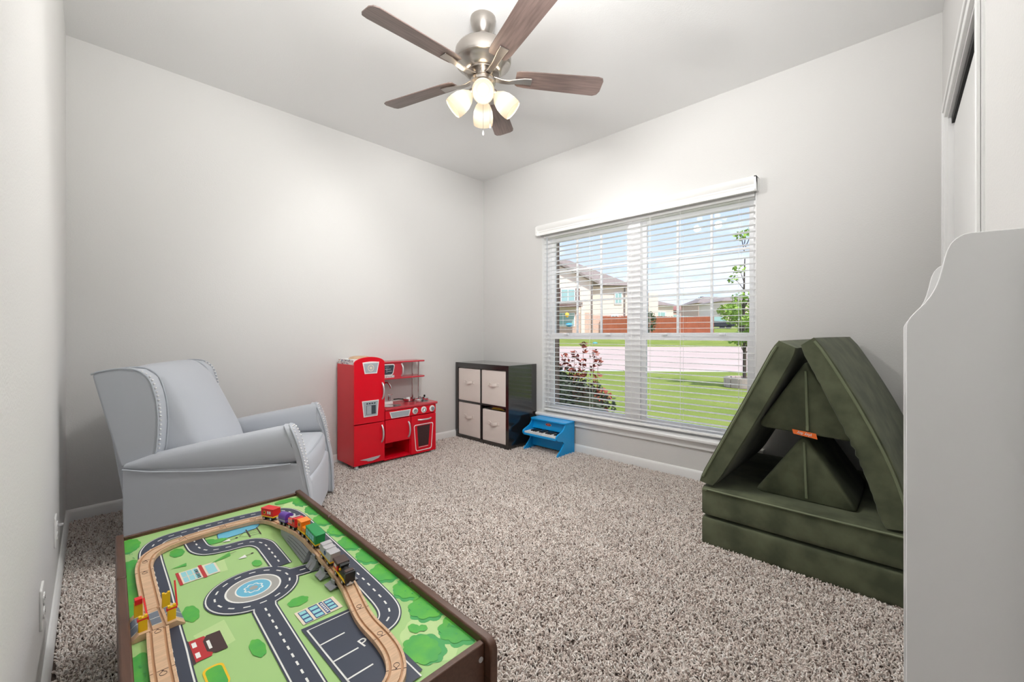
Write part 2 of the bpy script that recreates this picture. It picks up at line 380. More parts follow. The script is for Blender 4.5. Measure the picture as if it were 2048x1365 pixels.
mb = MB(); frame(mb, WY0, WY1, WZ0, WZ1, .035, 3.20, 3.275); mb.box(3.195, 3.275, 1.618, 1.722, WZ0+.035, WZ1-.035)
mb.build('window_frame', M_vinyl, w, bevel=.003)
mb = MB(); mb.box(XB, 3.2, WY0-.001, WY0+.006, WZ0, WZ1).box(XB, 3.2, WY1-.006, WY1+.001, WZ0, WZ1).box(XB, 3.2, WY0, WY1, WZ1-.006, WZ1)
mb.build('jamb_liner', M_trim, w)
for ya, yb in ((.795, 1.618), (1.722, 2.565)):
    for za, zb, x0 in ((.345, 1.06, 3.212), (1.04, 1.995, 3.238)):
        mb = MB(); frame(mb, ya, yb, za, zb, .042 if x0 < 3.22 else .036, x0, x0+.026)
        sa = mb.build('window_sash', M_vinyl, w, bevel=.002)
        MB().box(x0+.011, x0+.015, ya+.036, yb-.036, za+.036, zb-.036).build('pane', M_glass, sa, smooth=0)
        if x0 > 3.22:
            for i in (1, 2):
                yy = ya+.036+(yb-ya-.072)*i/3; B('muntin', M_vinyl, sa, x0+.006, x0+.02, yy-.009, yy+.009, za+.036, zb-.036)
                zz = za+.036+(zb-za-.072)*i/3; B('muntin', M_vinyl, sa, x0+.007, x0+.019, ya+.036, yb-.036, zz-.009, zz+.009)
        else:
            for yy in (ya+.2, yb-.2): B('sash_lock', M_vinyl, sa, x0-.02, x0+.01, yy-.022, yy+.022, zb-.006, zb+.012)
ws = structure('trim_2', 'white window sill board with apron below the window', 'sill')
MB().prism([(3.2, .288), (3.091, .288), (3.086, .294), (3.086, .308), (3.093, .314), (3.2, .314)], 'y', .71, 2.648).build('sill', M_trim, ws, bevel=.002)
B('apron', M_trim, ws, XB-.015, XB+.001, .73, 2.63, .235, .288, bevel=.004)

# blind
bl = thing('window_blind', 'white two inch slat window blind with valance, slats open', 'blind', (3.168, 1.68, 0))
slat = None
for i in range(38):
    z = .372+.0433*i
    if slat is None:
        mb = MB(); n = 4
        top = [(-.024+.048*k/n, .0011+.0012*(1-(2*k/n-1)**2)) for k in range(n+1)]
        mb.prism(top+[(x, zz-.0024) for x, zz in reversed(top)], 'y', -.905, .905)
        slat = mb.build('slat', M_slat, bl, smooth=50); slat.location.z = z
    else:
        o = slat.copy(); COL.objects.link(o); o.location.z = z
B('bottom_rail', M_blind, bl, -.025, .025, -.905, .905, .335, .352, bevel=.004)
B('head_rail', M_blind, bl, -.03, .03, -.908, .908, 1.985, 2.022)
MB().prism([(-.105, 2.004), (-.093, 2.004), (-.093, 2.03), (-.098, 2.036), (-.098, 2.045), (-.112, 2.06), (-.118, 2.086), (-.118, 2.092), (-.112, 2.094), (-.042, 2.094), (-.042, 2.09), (-.085, 2.088), (-.085, 2.0), (-.105, 2.0)], 'y', -.937, .937).build('valance', M_blind, bl)
for sgn in (-1, 1):
    MB().box(-.118, -.038, min(sgn*.937, sgn*.925), max(sgn*.937, sgn*.925), 2.004, 2.092).build('valance_return', M_blind, bl)
for yy in (-.80, -.40, .0, .40, .80):
    MB().cyl((-.026, yy-.012, .35), (-.026, yy-.012, 1.99), .0009, 5).cyl((.026, yy-.012, .35), (.026, yy-.012, 1.99), .0009, 5).build('ladder_cord', M_blind, bl)
    MB().cyl((0, yy, .35), (0, yy, 1.99), .0008, 5).build('lift_cord', M_blind, bl)
mb = MB().cyl((-.034, .86, 1.08), (-.034, .86, 1.99), .004, 8); mb.build('tilt_wand', M_pipe, bl)
mb = MB()
for dy in (0, .008): mb.cyl((-.034, -.18+dy, .52), (-.034, -.18+dy, 1.99), .0011, 5)
mb.lathe([(.003, .50), (.006, .485), (.005, .46), (0, .455)], 8, Matrix.Translation((-.034, -.176, .02))); mb.build('pull_cord', M_blind, bl)

# ------------------------------------------------------------------ ceiling fan
fan = thing('ceiling_fan', 'five blade ceiling fan with brushed nickel motor and four lit shades', 'fan', (1.51, 1.66, H))
MB().lathe([(.067, 0), (.068, -.012), (.067, -.02), (.063, -.04), (.054, -.062), (.042, -.082), (.036, -.088), (.036, -.094), (.03, -.098), (.0185, -.098), (.018, -.085), (0, -.085)], 32).build('canopy', M_nick, fan)
MB().lathe([(.012, -.075), (.012, -.17)], 14).build('downrod', M_nick, fan)
MB().lathe([(.0, -.148), (.07, -.15), (.115, -.156), (.138, -.166), (.147, -.180), (.149, -.200), (.149, -.232), (.145, -.242), (.136, -.246), (.132, -.252), (.120, -.262), (.108, -.276), (.098, -.288), (.088, -.291), (.085, -.295), (0, -.295)], 40).build('motor_housing', M_nick, fan)
MB().lathe([(.05, -.288), (.055, -.293), (.055, -.318), (.05, -.322), (0, -.322)], 32).build('flywheel', M_nick, fan)
MB().lathe([(.0, -.32), (.062, -.322), (.066, -.33), (.066, -.345), (.05, -.352), (.045, -.356), (.045, -.40), (.035, -.418), (.012, -.43), (.01, -.445), (0, -.446)], 32).build('switch_housing', M_nick, fan)
blade_p = [(.175, -.045), (.19, -.052), (.23, -.056), (.62, -.066), (.645, -.06), (.655, -.04), (.658, .03), (.648, .055), (.625, .066), (.23, .056), (.19, .05), (.175, .04)]
bl0 = br0 = None
for k in range(5):
    a = radians(-37.3+72*k); rot = Matrix.Rotation(a, 4, 'Z')
    if bl0 is None:
        tilt = Matrix.Translation((0, 0, -.303)) @ Matrix.Rotation(radians(-12), 4, 'X')
        bl0 = MB().prism(blade_p, 'z', -.003, .003, tilt).build('blade', M_blade, fan, bevel=.002)
        mb = MB()
        sec = [(.055, .018, -.312), (.10, .016, -.322), (.14, .016, -.323), (.18, .018, -.316), (.22, .022, -.3105), (.262, .024, -.3105)]
        vs = []; fs = []
        for x, hw_, z in sec: vs += [(x, -hw_, z-.003), (x, hw_, z-.003-hw_*.2), (x, hw_, z+.005-hw_*.2), (x, -hw_, z+.005)]
        for i in range(len(sec)-1):
            for j in range(4): fs.append((i*4+j, i*4+(j+1) % 4, i*4+4+(j+1) % 4, i*4+4+j))
        fs += [(3, 2, 1, 0), tuple(range(len(vs)-4, len(vs)))]
        br0 = mb.add(vs, fs).build('blade_bracket', M_nick, fan, bevel=.003)
        bb, rr = bl0, br0
    else:
        bb = bl0.copy(); COL.objects.link(bb); rr = br0.copy(); COL.objects.link(rr)
    bb.rotation_euler = (0, 0, a); rr.rotation_euler = (0, 0, a)
for k in range(4):
    a = radians(47.7+90*k); tl = radians(48)
    base = Matrix.Rotation(a, 4, 'Z') @ Matrix.Translation((.048, 0, -.383)) @ Matrix.Rotation(pi-tl, 4, 'Y')
    out = [(.017, .02), (.022, .028), (.04, .05), (.052, .08), (.056, .11), (.0555, .135), (.053, .15)]
    MB().lathe([(.0, .0), (.016, 0), (.020, .012), (.020, .03), (0, .03)], 20, base).build('lamp_holder', M_nick, fan)
    sh = MB().lathe(out+[(r-.003, z) for r, z in reversed(out)], 32, base).build('lamp_shade', M_shade, fan)
    ga = sh.data.attributes.new('glow', 'FLOAT', 'POINT'); bi = base.inverted()
    for v in sh.data.vertices: zz = (bi @ v.co).z; ga.data[v.index].value = math.exp(-((zz-.085)/.034)**2)
    MB().lathe([(0, .03), (.012, .035), (.016, .05), (.026, .075), (.028, .09), (.022, .108), (.0, .117)], 16, base).build('bulb', M_bulb, sh)
    lg = bpy.data.lights.new('bulb_light', 'SPOT'); lg.energy = BULB; lg.color = (1, .985, .965); lg.shadow_soft_size = .035; lg.spot_size = radians(150); lg.spot_blend = .45
    lo = bpy.data.objects.new('bulb_light', lg); COL.objects.link(lo); lo.parent = fan; lo.matrix_local = base @ Matrix.Translation((0, 0, .153)) @ Matrix.Rotation(pi, 4, 'X')
for k in range(4):
    a = radians(47.7+90*k); lg = bpy.data.lights.new('shade_glow', 'POINT'); lg.energy = .2; lg.color = (1, .8, .55); lg.shadow_soft_size = .03
    lo = bpy.data.objects.new('shade_glow', lg); COL.objects.link(lo); lo.parent = fan; lo.location = (cos(a)*.135, sin(a)*.135, -.375)
for (dx, dy, zl, m_) in ((.0, .0, -.615, 0), (.03, -.022, -.575, 1)):
    mb = MB().cyl((dx, dy, -.42), (dx, dy, zl+.02), .0011, 6); ch = mb.build('pull_chain', M_nick, fan)
    MB().lathe([(.0015, .026), (.0045, .018), (.006, .008), (.004, 0), (0, -.001)], 10, Matrix.Translation((dx, dy, zl-.005))).build('chain_knob', M_plast if m_ == 0 else M_nail, ch)

# ------------------------------------------------------------------ armchair
ac = thing('armchair', 'pale grey wingback nursery armchair with nailhead trim in the corner', 'armchair', (.672, 2.723, 0), radians(-31))
def rnd(poly, rs):            # round the corners of a polygon, one radius per corner
    out = []; n = len(poly)
    for i, p in enumerate(poly):
        r = rs if not isinstance(rs, (list, tuple)) else rs[i]
        p = Vector(p).to_2d(); a = (Vector(poly[i-1])-p).to_2d(); b = (Vector(poly[(i+1) % n])-p).to_2d()
        rr = min(r, a.length*.45, b.length*.45)
        if rr < 1e-4: out.append(tuple(p)); continue
        s_ = p+a.normalized()*rr; e_ = p+b.normalized()*rr
        for j in range(6):
            t = j/5; out.append(tuple((1-t)**2*s_+2*t*(1-t)*p+t*t*e_))
    return out
ufront = [(.03, .405), (.2, .40), (.29, .388), (.36, .374), (.42, .364), (.48, .352), (.54, .336), (.585, .318)]
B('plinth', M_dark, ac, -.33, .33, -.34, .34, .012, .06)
for sg in (-1, 1):
    side = [(-.375, .03), (-.378, .452)]+[(u-.006, z) for z, u in reversed(ufront) if z < .44]
    MB().prism(side, 'y', sg*.378, sg*.30).build('side_panel', M_fab, ac, bevel=.008, seg=3)
    # rolled arm: sections along u
    mb = MB(); vs = []; n = 20; secs = [(-.37, .452, .474), (-.28, .436, .506), (-.19, .428, .525), (-.05, .418, .553), (.1, .415, .578), (.24, .418, .602), (.318, .424, .612)]
    for u, zl, zt in secs:
        w_ = .052 if u > -.3 else .045
        for k in range(n):
            t = 2*pi*k/n; cz = (zl+zt)/2; hz = (zt-zl)/2
            y_ = cos(t); z_ = sin(t)
            y_ = math.copysign(abs(y_)**.6, y_); z_ = math.copysign(abs(z_)**.75, z_)
            uu = u+(.04 if u > .3 else 0)*max(0, -z_)
            vs.append((uu, sg*.336+y_*w_, cz+z_*hz))
    m_ = len(secs); fs = [(i*n+k, i*n+(k+1) % n, (i+1)*n+(k+1) % n, (i+1)*n+k) for i in range(m_-1) for k in range(n)]+[tuple(range(n-1, -1, -1)), tuple(range((m_-1)*n, m_*n))]
    mb.add(vs, fs).build('arm', M_fab, ac, smooth=60)
    MB().tube(smoothline([(u, sg*.390, zl+.002) for u, zl, zt in secs], 5), .0045, 6).build('piping', M_pipe, ac)
    # curved arm front with nailheads
    hw_ = [(.03, .036), (.2, .036), (.29, .036), (.36, .034), (.42, .036), (.48, .045), (.54, .05), (.585, .046), (.604, .034), (.613, .016)]
    uf = ufront+[(.604, .308), (.613, .300)]
    vs = []
    for (z, hh), (_, u) in zip(hw_, uf):
        vs += [(u, sg*.342-hh, z), (u+.012, sg*.342-hh+.006, z), (u+.012, sg*.342+hh-.006, z), (u, sg*.342+hh, z), (u-.02, sg*.342+hh, z), (u-.02, sg*.342-hh, z)]
    m_ = len(uf); fs = [(i*6+k, i*6+(k+1) % 6, (i+1)*6+(k+1) % 6, (i+1)*6+k) for i in range(m_-1) for k in range(6)]+[tuple(range(5, -1, -1)), tuple(range((m_-1)*6, m_*6))]
    af = MB().add(vs, fs).build('arm_front', M_fab, ac, smooth=60)
    edge = [(u+.006, sg*.342-hh, z) for (z, hh), (_, u) in zip(hw_, uf)]; edge2 = [(u+.006, sg*.342+hh, z) for (z, hh), (_, u) in zip(hw_, uf)]
    loop = edge+edge2[::-1]
    MB().tube(smoothline(loop, 4), .004, 6).build('piping', M_pipe, af)
    ins = [(u+.013, sg*.342-hh+.013, z) for (z, hh), (_, u) in zip(hw_[3:9], uf[3:9])]+[(u+.013, sg*.342+hh-.013, z) for (z, hh), (_, u) in reversed(list(zip(hw_[3:9], uf[3:9])))]
    path = smoothline(ins, 8); mb = MB(); acc = .0; last = path[0]
    for p in path:
        if (p-last).length > .0155 or p is path[0]: mb.ball(p, .0048, 6); last = p
    mb.build('nailhead_trim', M_nail, af)
    # wing
    wing = [(-.40, .455), (-.375, .452), (-.27, .472), (-.258, .53), (-.251, .641), (-.256, .735), (-.268, .80), (-.290, .862), (-.335, .899), (-.40, .908), (-.475, .896), (-.506, .884), (-.500, .855)]
    wg = MB().prism(wing, 'y', sg*.352, sg*.262).build('wing', M_fab, ac, bevel=.012, seg=3)
    fr = wing[2:12]
    MB().tube(smoothline([(u, sg*.352, z) for u, z in fr], 4), .0042, 6).build('piping', M_pipe, wg)
    MB().tube(smoothline([(u, sg*.264, z) for u, z in fr], 4), .0042, 6).build('piping', M_pipe, wg)
    path = smoothline([(u+.004, sg*.338, z) for u, z in wing[2:9]], 10); mb = MB(); last = None
    for p in path:
        if last is None or (p-last).length > .0165: mb.ball(p, .0050, 6); last = p
    mb.build('nailhead_trim', M_nail, wg)
# back shell, backrest cushion, seat, footrest front
MB().prism(rnd([(-.375, .03), (-.300, .03), (-.340, .45), (-.44, .86), (-.478, .885), (-.506, .880)], .01), 'y', -.30, .30).build('back_shell', M_fab, ac, bevel=.01)
prof = rnd([(-.33, .42), (-.03, .42), (-.055, .52), (-.120, .66), (-.182, .79), (-.245, .875), (-.32, .925), (-.42, .912), (-.49, .885)], [.02, .05, .06, .1, .1, .1, .08, .06, .02])
mb = MB(); vs = []; n = len(prof); NS = 14
for i in range(NS+1):
    t = -1+2*i/NS; y = .262*math.copysign(abs(t)**.8, t); k = (1-abs(t)**2.6)
    for u, z in prof:
        cu, cz = -.28+(.62-z)*.35, z
        vs.append((cu+(u-cu)*(.55+.45*k)-.0*t, y, .62+(z-.62)*(.955+.045*k)))
fs = [(i*n+j, i*n+(j+1) % n, (i+1)*n+(j+1) % n, (i+1)*n+j) for i in range(NS) for j in range(n)]+[tuple(range(n-1, -1, -1)), tuple(range(NS*n, NS*n+n))]
bk = mb.add(vs, fs).build('backrest', M_fab, ac, smooth=60)
MB().soft(-.22, .372, -.288, .288, .27, .438, .035, (.022, 0, .018)).build('seat_cushion', M_fab, ac, smooth=60)
MB().tube(smoothline([(.10, -.284, .425), (.30, -.284, .425), (.352, -.27, .424), (.366, -.20, .425), (.372, 0, .428), (.366, .20, .425), (.352, .27, .424), (.30, .284, .425)], 6), .0042, 6).build('piping', M_pipe, ac)
MB().soft(.30, .392, -.296, .296, .035, .31, .02, (.012, 0, 0)).build('footrest_panel', M_fab, ac, smooth=60)

# ------------------------------------------------------------------ cube shelf with bins
cs = thing('cube_shelf', 'black brown four cube storage shelf in the corner left of the window', 'shelf', (2.735, 2.664, 0))
D, WD, HT = .39, .765, .776
B('side_panel', M_espr, cs, 0, D, 0, .038, .0, HT); B('side_panel', M_espr, cs, 0, D, WD-.038, WD, .0, HT)
B('top_panel', M_espr, cs, 0, D, .038, WD-.038, HT-.05, HT); B('bottom_panel', M_espr, cs, 0, D, .038, WD-.038, 0, .046)
B('shelf', M_espr, cs, .004, D, .038, WD-.038, .378, .394); B('divider', M_espr, cs, .004, D, WD/2-.008, WD/2+.008, .046, .378); B('divider', M_espr, cs, .004, D, WD/2-.008, WD/2+.008, .394, .726)
B('back_panel', M_espr, cs, D-.012, D-.006, .038, WD-.038, .046, .726)
mb = MB()
for y, z in ((.016, .745), (.36, .33), (.35, .03)): mb.cyl((y*0+.03+y*.9, -.0006, z), (y*0+.03+y*.9, .002, z), .003, 8)
mb.build('screw_cap', M_hole, cs, kind='stuff')
def bin_(label, y, z, ry=0, pull=0, w=.325, h=.318):
    t = thing('storage_bin', label, 'bin', (2.744+pull, y, z+.001), ry, 'beige fabric bins in the cube shelf')
    hw_ = w/2; dp = .33
    mb = MB().soft(0, .006, -hw_, hw_, 0, h, .003, (.004, 0, 0))
    mb.soft(dp-.006, dp, -hw_, hw_, 0, h, .003).soft(0, dp, -hw_, -hw_+.006, 0, h, .003).soft(0, dp, hw_-.006, hw_, 0, h, .003).soft(0, dp, -hw_, hw_, 0, .006, .003)
    mb.build('bin_body', M_bin, t, smooth=50)
    zz = h*.6
    B('handle_tab', M_bin, t, -.0075, -.002, -.075, -.045, zz-.017, zz+.017); B('handle_tab', M_bin, t, -.0075, -.002, .045, .075, zz-.017, zz+.017)
    vs = []; fs = []
    for i in range(9):
        a = i/8; y_ = -.05+.1*a; x_ = -.006-.022*sin(pi*a); dz = -.006*sin(pi*a)
        vs += [(x_, y_, zz-.013+dz), (x_, y_, zz+.013+dz), (x_+.003, y_, zz+.013+dz), (x_+.003, y_, zz-.013+dz)]
    for i in range(8):
        for k in range(4): fs.append((i*4+k, i*4+(k+1) % 4, i*4+4+(k+1) % 4, i*4+4+k))
    MB().add(vs, fs).build('handle', M_bin, t)
    return t
yl, yr = 2.664+(WD/2+.008+WD-.038)/2, 2.664+(.038+WD/2-.008)/2
bin_('beige fabric bin in the upper left cube of the shelf', yl, .394, w=.330, h=.324)
bin_('beige fabric bin in the upper right cube of the shelf', yr, .394, w=.332, h=.326)
bin_('beige fabric bin in the lower left cube of the shelf', yl, .046, w=.329, h=.326)
bin_('slumped beige fabric bin with yellow paper showing, lower right cube', yr-.006, .046, ry=radians(1.2), w=.312, h=.298)
pp = tag(MB().prism([(-.10, 0), (.09, -.004), (.06, .016), (.0, .024), (-.07, .012)], 'y', -.001, .001, Matrix.Rotation(pi/2, 4, 'Z')).build('paper_sheet', M_yel, None), 'yellow paper sticking out of the slumped fabric bin', 'paper')
pp.location = (2.79, yr-.01, .046+.301)

# ------------------------------------------------------------------ play kitchen
pk = thing('play_kitchen', 'red wooden toy kitchen with fridge, sink, stove and oven', 'toy kitchen', (1.495, 3.125, 0))
DP = .285
def trap(x0, x1, x2, x3, z0, z1): return [(x0, z1), (x1, z1), (x2, z0), (x3, z0)]
# fridge tower
B('side_panel', M_red, pk, 0, .012, 0, DP, .04, .825); B('side_panel', M_red, pk, .248, .260, 0, DP, .04, .825)
B('top_panel', M_red, pk, .012, .248, .012, DP, .80, .815); B('back_panel', M_red, pk, .012, .248, DP-.008, DP, .04, .80)
arch = [(.0, .364), (.259, .360), (.259, .838)]+[(.1295+.1295*cos(radians(a)), .836+.049*sin(radians(a))) for a in range(10, 180, 10)]+[(0, .838)]
fd = MB().prism(arch, 'y', -.012, 0).build('fridge_door', M_red, pk, bevel=.0025)
fz = B('freezer_door', M_red, pk, 0, .259, -.012, 0, .042, .356, bevel=.0025)
def handle(par, x, z0, z1, horiz=False, x1=None, m=M_sil):
    if horiz: pts = [(x+(x1-x)*i/8, -.012-.026*sin(pi*i/8)**.6, z0+(z1-z0)*i/8) for i in range(9)]
    else: pts = [(x, -.012-.028*sin(pi*i/8)**.6, z0+(z1-z0)*i/8) for i in range(9)]
    return MB().tube(pts, .0068, 8).build('handle', m, par)
handle(fd, .237, .54, .672); handle(fz, .233, .195, .33)
em = MB().prism([(.067, .842)]+[(.067+.141*i/8, .842+.006*sin(pi*i/8)) for i in range(1, 8)]+[(.208, .843), (.190, .752), (.085, .752)], 'y', -.016, -.012).build('badge_plate', M_white, fd, bevel=.001)
MB().prism([(.076, .834), (.199, .835), (.183, .760), (.092, .760)], 'y', -.017, -.016).build('badge_face', M_grey, em)
MB().lathe([(.021, 0), (.024, .001), (.027, 0)], 28, Matrix.Translation((.136, -.017, .797)) @ Matrix.Rotation(pi/2, 4, 'X'), cap=False).build('badge_ring', M_ptan, em)
MB().lathe([(.0, .001), (.011, .001), (.011, 0)], 24, Matrix.Translation((.136, -.017, .797)) @ Matrix.Rotation(pi/2, 4, 'X')).build('badge_dial', M_ptan, em)
dp = MB().prism(trap(.063, .205, .194, .077, .413, .540), 'y', -.016, -.012).build('dispenser_plate', M_white, fd, bevel=.001)
MB().prism(trap(.071, .197, .187, .084, .420, .533), 'y', -.017, -.0155).build('dispenser_face', M_grey, dp)
B('dispenser_recess', M_smoke, dp, .098, .178, -.0175, -.0165, .432, .502); B('dispenser_back', M_grey, dp, .101, .140, -.0185, -.0170, .434, .50)
mb = MB()
for i in range(4): mb.box(.098+.021*i, .112+.021*i, -.019, -.0165, .512, .522)
mb.build('dispenser_button', M_smoke, dp)
MB().prism([(.048, .084), (.221, .090), (.203, .072), (.15, .060), (.115, .062), (.10, .07)], 'y', -.016, -.012).build('logo_plate', M_sil, fz, bevel=.001)
# counter unit
X1 = .764
B('side_panel', M_red, pk, X1-.012, X1, 0, DP, .03, .44); B('bottom_panel', M_red, pk, .26, X1-.012, 0, DP, .03, .045); B('partition', M_red, pk, .500, .510, 0, DP, .045, .36)
B('back_panel', M_red, pk, .26, X1-.012, DP-.008, DP, .045, .44); B('shelf', M_red, pk, .26, .50, .012, DP, .166, .178)
cp = B('control_panel', M_red, pk, .264, X1-.001, -.012, 0, .366, .438, bevel=.0025)
MB().prism(trap(.300, .501, .486, .318, .371, .424), 'y', -.016, -.012).build('panel_badge', M_white, cp, bevel=.001)
MB().prism(trap(.308, .492, .480, .324, .376, .419), 'y', -.017, -.0155).build('badge_face', M_grey, cp)
for x in (.546, .634, .721):
    k = MB().lathe([(0, 0), (.0275, 0), (.0275, .004), (.024, .006), (.022, .006), (0, .006)], 28, Matrix.Translation((x, -.012, .403)) @ Matrix.Rotation(pi/2, 4, 'X')).build('knob', M_white, cp)
    MB().lathe([(.0, .006), (.018, .006), (.017, .012), (0, .013)], 24, Matrix.Translation((x, -.012, .403)) @ Matrix.Rotation(pi/2, 4, 'X')).box(-.003, .003, -.016, .016, .012, .020, Matrix.Translation((x, -.012, .403)) @ Matrix.Rotation(pi/2, 4, 'X') @ Matrix.Rotation(x*9, 4, 'Z')).build('knob_grip', M_chr, k)
cd = B('cabinet_door', M_red, pk, .264, .502, -.012, 0, .172, .360, bevel=.0025); handle(cd, .480, .192, .322)
od = B('oven_door', M_red, pk, .508, X1-.001, -.012, 0, .03, .360, bevel=.0025); handle(od, .575, .321, .322, True, .710)
tp = rnd([(.532, .281), (.735, .281), (.716, .050), (.553, .050)], .022)
ti = rnd([(.539, .274), (.728, .274), (.710, .057), (.559, .057)], .018)
n = len(tp); mb = MB(); vs = [(x, -.0135, z) for x, z in tp]+[(x, -.0135, z) for x, z in ti]+[(x, -.012, z) for x, z in tp]+[(x, -.012, z) for x, z in ti]
fs = []
for i in range(n): j = (i+1) % n; fs += [(i, j, n+j, n+i), (i, 2*n+i, 2*n+j, j), (n+i, n+j, 3*n+j, 3*n+i)]
mb.add(vs, fs).build('oven_trim', M_white, od)
ow = MB().prism(trap(.566, .700, .683, .581, .088, .267), 'y', -.0128, -.0118).build('oven_window', M_oven, od)
mb = MB()
for i in range(7):
    z = .105+.023*i; a = (z-.088)/.179; mb.box(.583-.015*a, .681+.017*a, -.0134, -.0126, z, z+.003)
for i in range(6):
    for j in range(3):
        z = .108+.023*i; x = .592+.036*j+(.015 if i % 2 else 0)
        if x < .675: mb.box(x, x+.002, -.0134, -.0126, z, z+.021)
mb.build('brick_joint', M_pdark, ow)
MB().prism(trap(.583, .680, .679, .584, .080, .083), 'y', -.0134, -.012).build('oven_sill', M_white, od)
ct = MB().prism(rnd([(.262, -.022), (.785, -.022), (.797, .04), (.797, DP), (.262, DP)], [0, .03, .02, .01, 0]), 'z', .440, .458).build('countertop', M_stop, pk, bevel=.005, seg=3)
MB().lathe([(.085, 0), (.086, .0035), (.079, .0045), (.070, .0022), (.03, .0012), (0, .0012)], 32, Matrix.Translation((.362, .065, .4585)) @ Matrix.Diagonal((1.0, .82, 1, 1)), cap=False).build('sink_basin', M_chr, pk)
fc = B('faucet_base', M_plast, pk, .275, .430, .150, .195, .458, .481, bevel=.004)
MB().tube(smoothline([(.335, .172, .478), (.335, .172, .59), (.338, .168, .625), (.352, .15, .648), (.370, .125, .645), (.380, .108, .618), (.381, .104, .60)], 6), .0075, 10).build('spout', M_chr, fc)
MB().cyl((.405, .172, .478), (.405, .172, .522), .010, 12).cyl((.405, .172, .522), (.405, .172, .536), .0065, 10).cyl((.392, .172, .538), (.432, .165, .541), .0035, 8).build('tap_lever', M_chr, fc)
# upper cabinet
B('upper_cabinet', M_stop, pk, .262, .505, .125, DP, .682, .818, bevel=.002)
for z in (.676, .816):
    MB().prism(rnd([(.260, .115), (.735, .115), (.752, .16), (.752, DP), (.260, DP)], [0, .03, .02, .01, 0]), 'z', z, z+.013).build('upper_shelf', M_stop, pk, bevel=.003)
wn = MB().prism([(x, z) for x, z in rnd([(.297, .808), (.432, .808), (.412, .712), (.315, .712)], .022)], 'y', .121, .126).build('clock_window', M_white, pk, bevel=.001)
MB().prism([(x, z) for x, z in rnd([(.305, .800), (.424, .800), (.405, .719), (.322, .719)], .018)], 'y', .1195, .122).build('window_face', M_smoke, wn)
MB().box(.335, .39, .1185, .12, .764, .768, Matrix.Translation((0, 0, 0))).box(.350, .354, .1185, .12, .735, .775).box(.36, .40, .1185, .12, .745, .749).box(.338, .372, .1185, .12, .784, .787).build('clock_hand', M_grey, wn)
lb = B('sticker', M_white, pk, .292, .425, .1225, .1245, .692, .712, bevel=0)
mb = MB()
for i in range(11): mb.box(.298+.0115*i, .304+.0115*i+(.002 if i % 3 else 0), .1218, .1226, .704, .708).box(.298+.0115*i, .306+.0115*i-(.003 if i % 2 else 0), .1218, .1226, .696, .700)
mb.build('sticker_print', M_pdark, lb)
hu = MB().tube([(.497, .125-.028*sin(pi*i/8)**.6, .700+.105*i/8) for i in range(9)], .0068, 8).build('handle', M_sil, pk)
for y in (.15, .25):
    MB().cyl((.690, y, .458), (.690, y, .678), .007, 10).build('shelf_post', M_chr, pk)
    MB().cyl((.690, y, .690), (.690, y, .818), .007, 10).build('shelf_post', M_chr, pk)
# burners
for x, y, r in ((.62, .19, .055), (.70, .09, .05)):
    MB().lathe([(r, 0), (r, .003), (r-.006, .005), (r-.006, .001), (r-.02, .001), (r-.02, .005), (r-.026, .005), (r-.026, .001), (.01, .001), (.01, .005), (0, .005)], 28, Matrix.Translation((x, y, .458))).build('burner', M_chr, pk)
for x, y in ((.026, .006), (X1-.035, .006), (.028, .26), (X1-.035, .26)):
    MB().lathe([(.0, 0), (.014, 0), (.018, .006), (.018, .028), (.014, .032), (.014, .04), (0, .04)], 14, Matrix.Translation((x, y, 0))).build('foot', M_sil, pk)
def pan(label, x, y, r, h, hl, ha_, lid=False):
    t = thing('toy_pan', label, 'toy pan', (1.495+x, 3.125+y, .4635))
    MB().lathe([(0, 0), (r*.8, 0), (r*.92, h*.2), (r, h), (r+.003, h), (r*.94, h*.15), (r*.8, .0025), (0, .0025)], 28).build('pan_body', M_chr, t)
    MB().tube([(cos(ha_)*r, sin(ha_)*r, h*.8), (cos(ha_)*(r+hl*.5), sin(ha_)*(r+hl*.5), h*1.1), (cos(ha_)*(r+hl), sin(ha_)*(r+hl), h*1.1)], .005, 8).build('pan_handle', M_hole if not lid else M_chr, t)
    if lid:
        l = MB().lathe([(r+.002, h), (r*.7, h+.008), (.01, h+.012), (0, h+.012)], 28).build('lid', M_chr, t)
        MB().ball((0, 0, h+.020), .009, 8).build('lid_knob', M_hole, l)
pan('shallow silver toy pan with dark handle at the back of the red counter', .61, .185, .055, .022, .09, radians(172))
pan('small silver toy pot with lid at the right end of the red counter', .712, .09, .034, .024, .035, radians(100), True)
t = thing('toy_pot', 'little silver toy saucer beside the shelf post on the red counter', 'toy pot', (1.495+.655, 3.125+.095, .459))
MB().lathe([(0, 0), (.02, 0), (.026, .018), (.028, .018), (.022, .003), (0, .003)], 24).build('pot_body', M_sil, t)
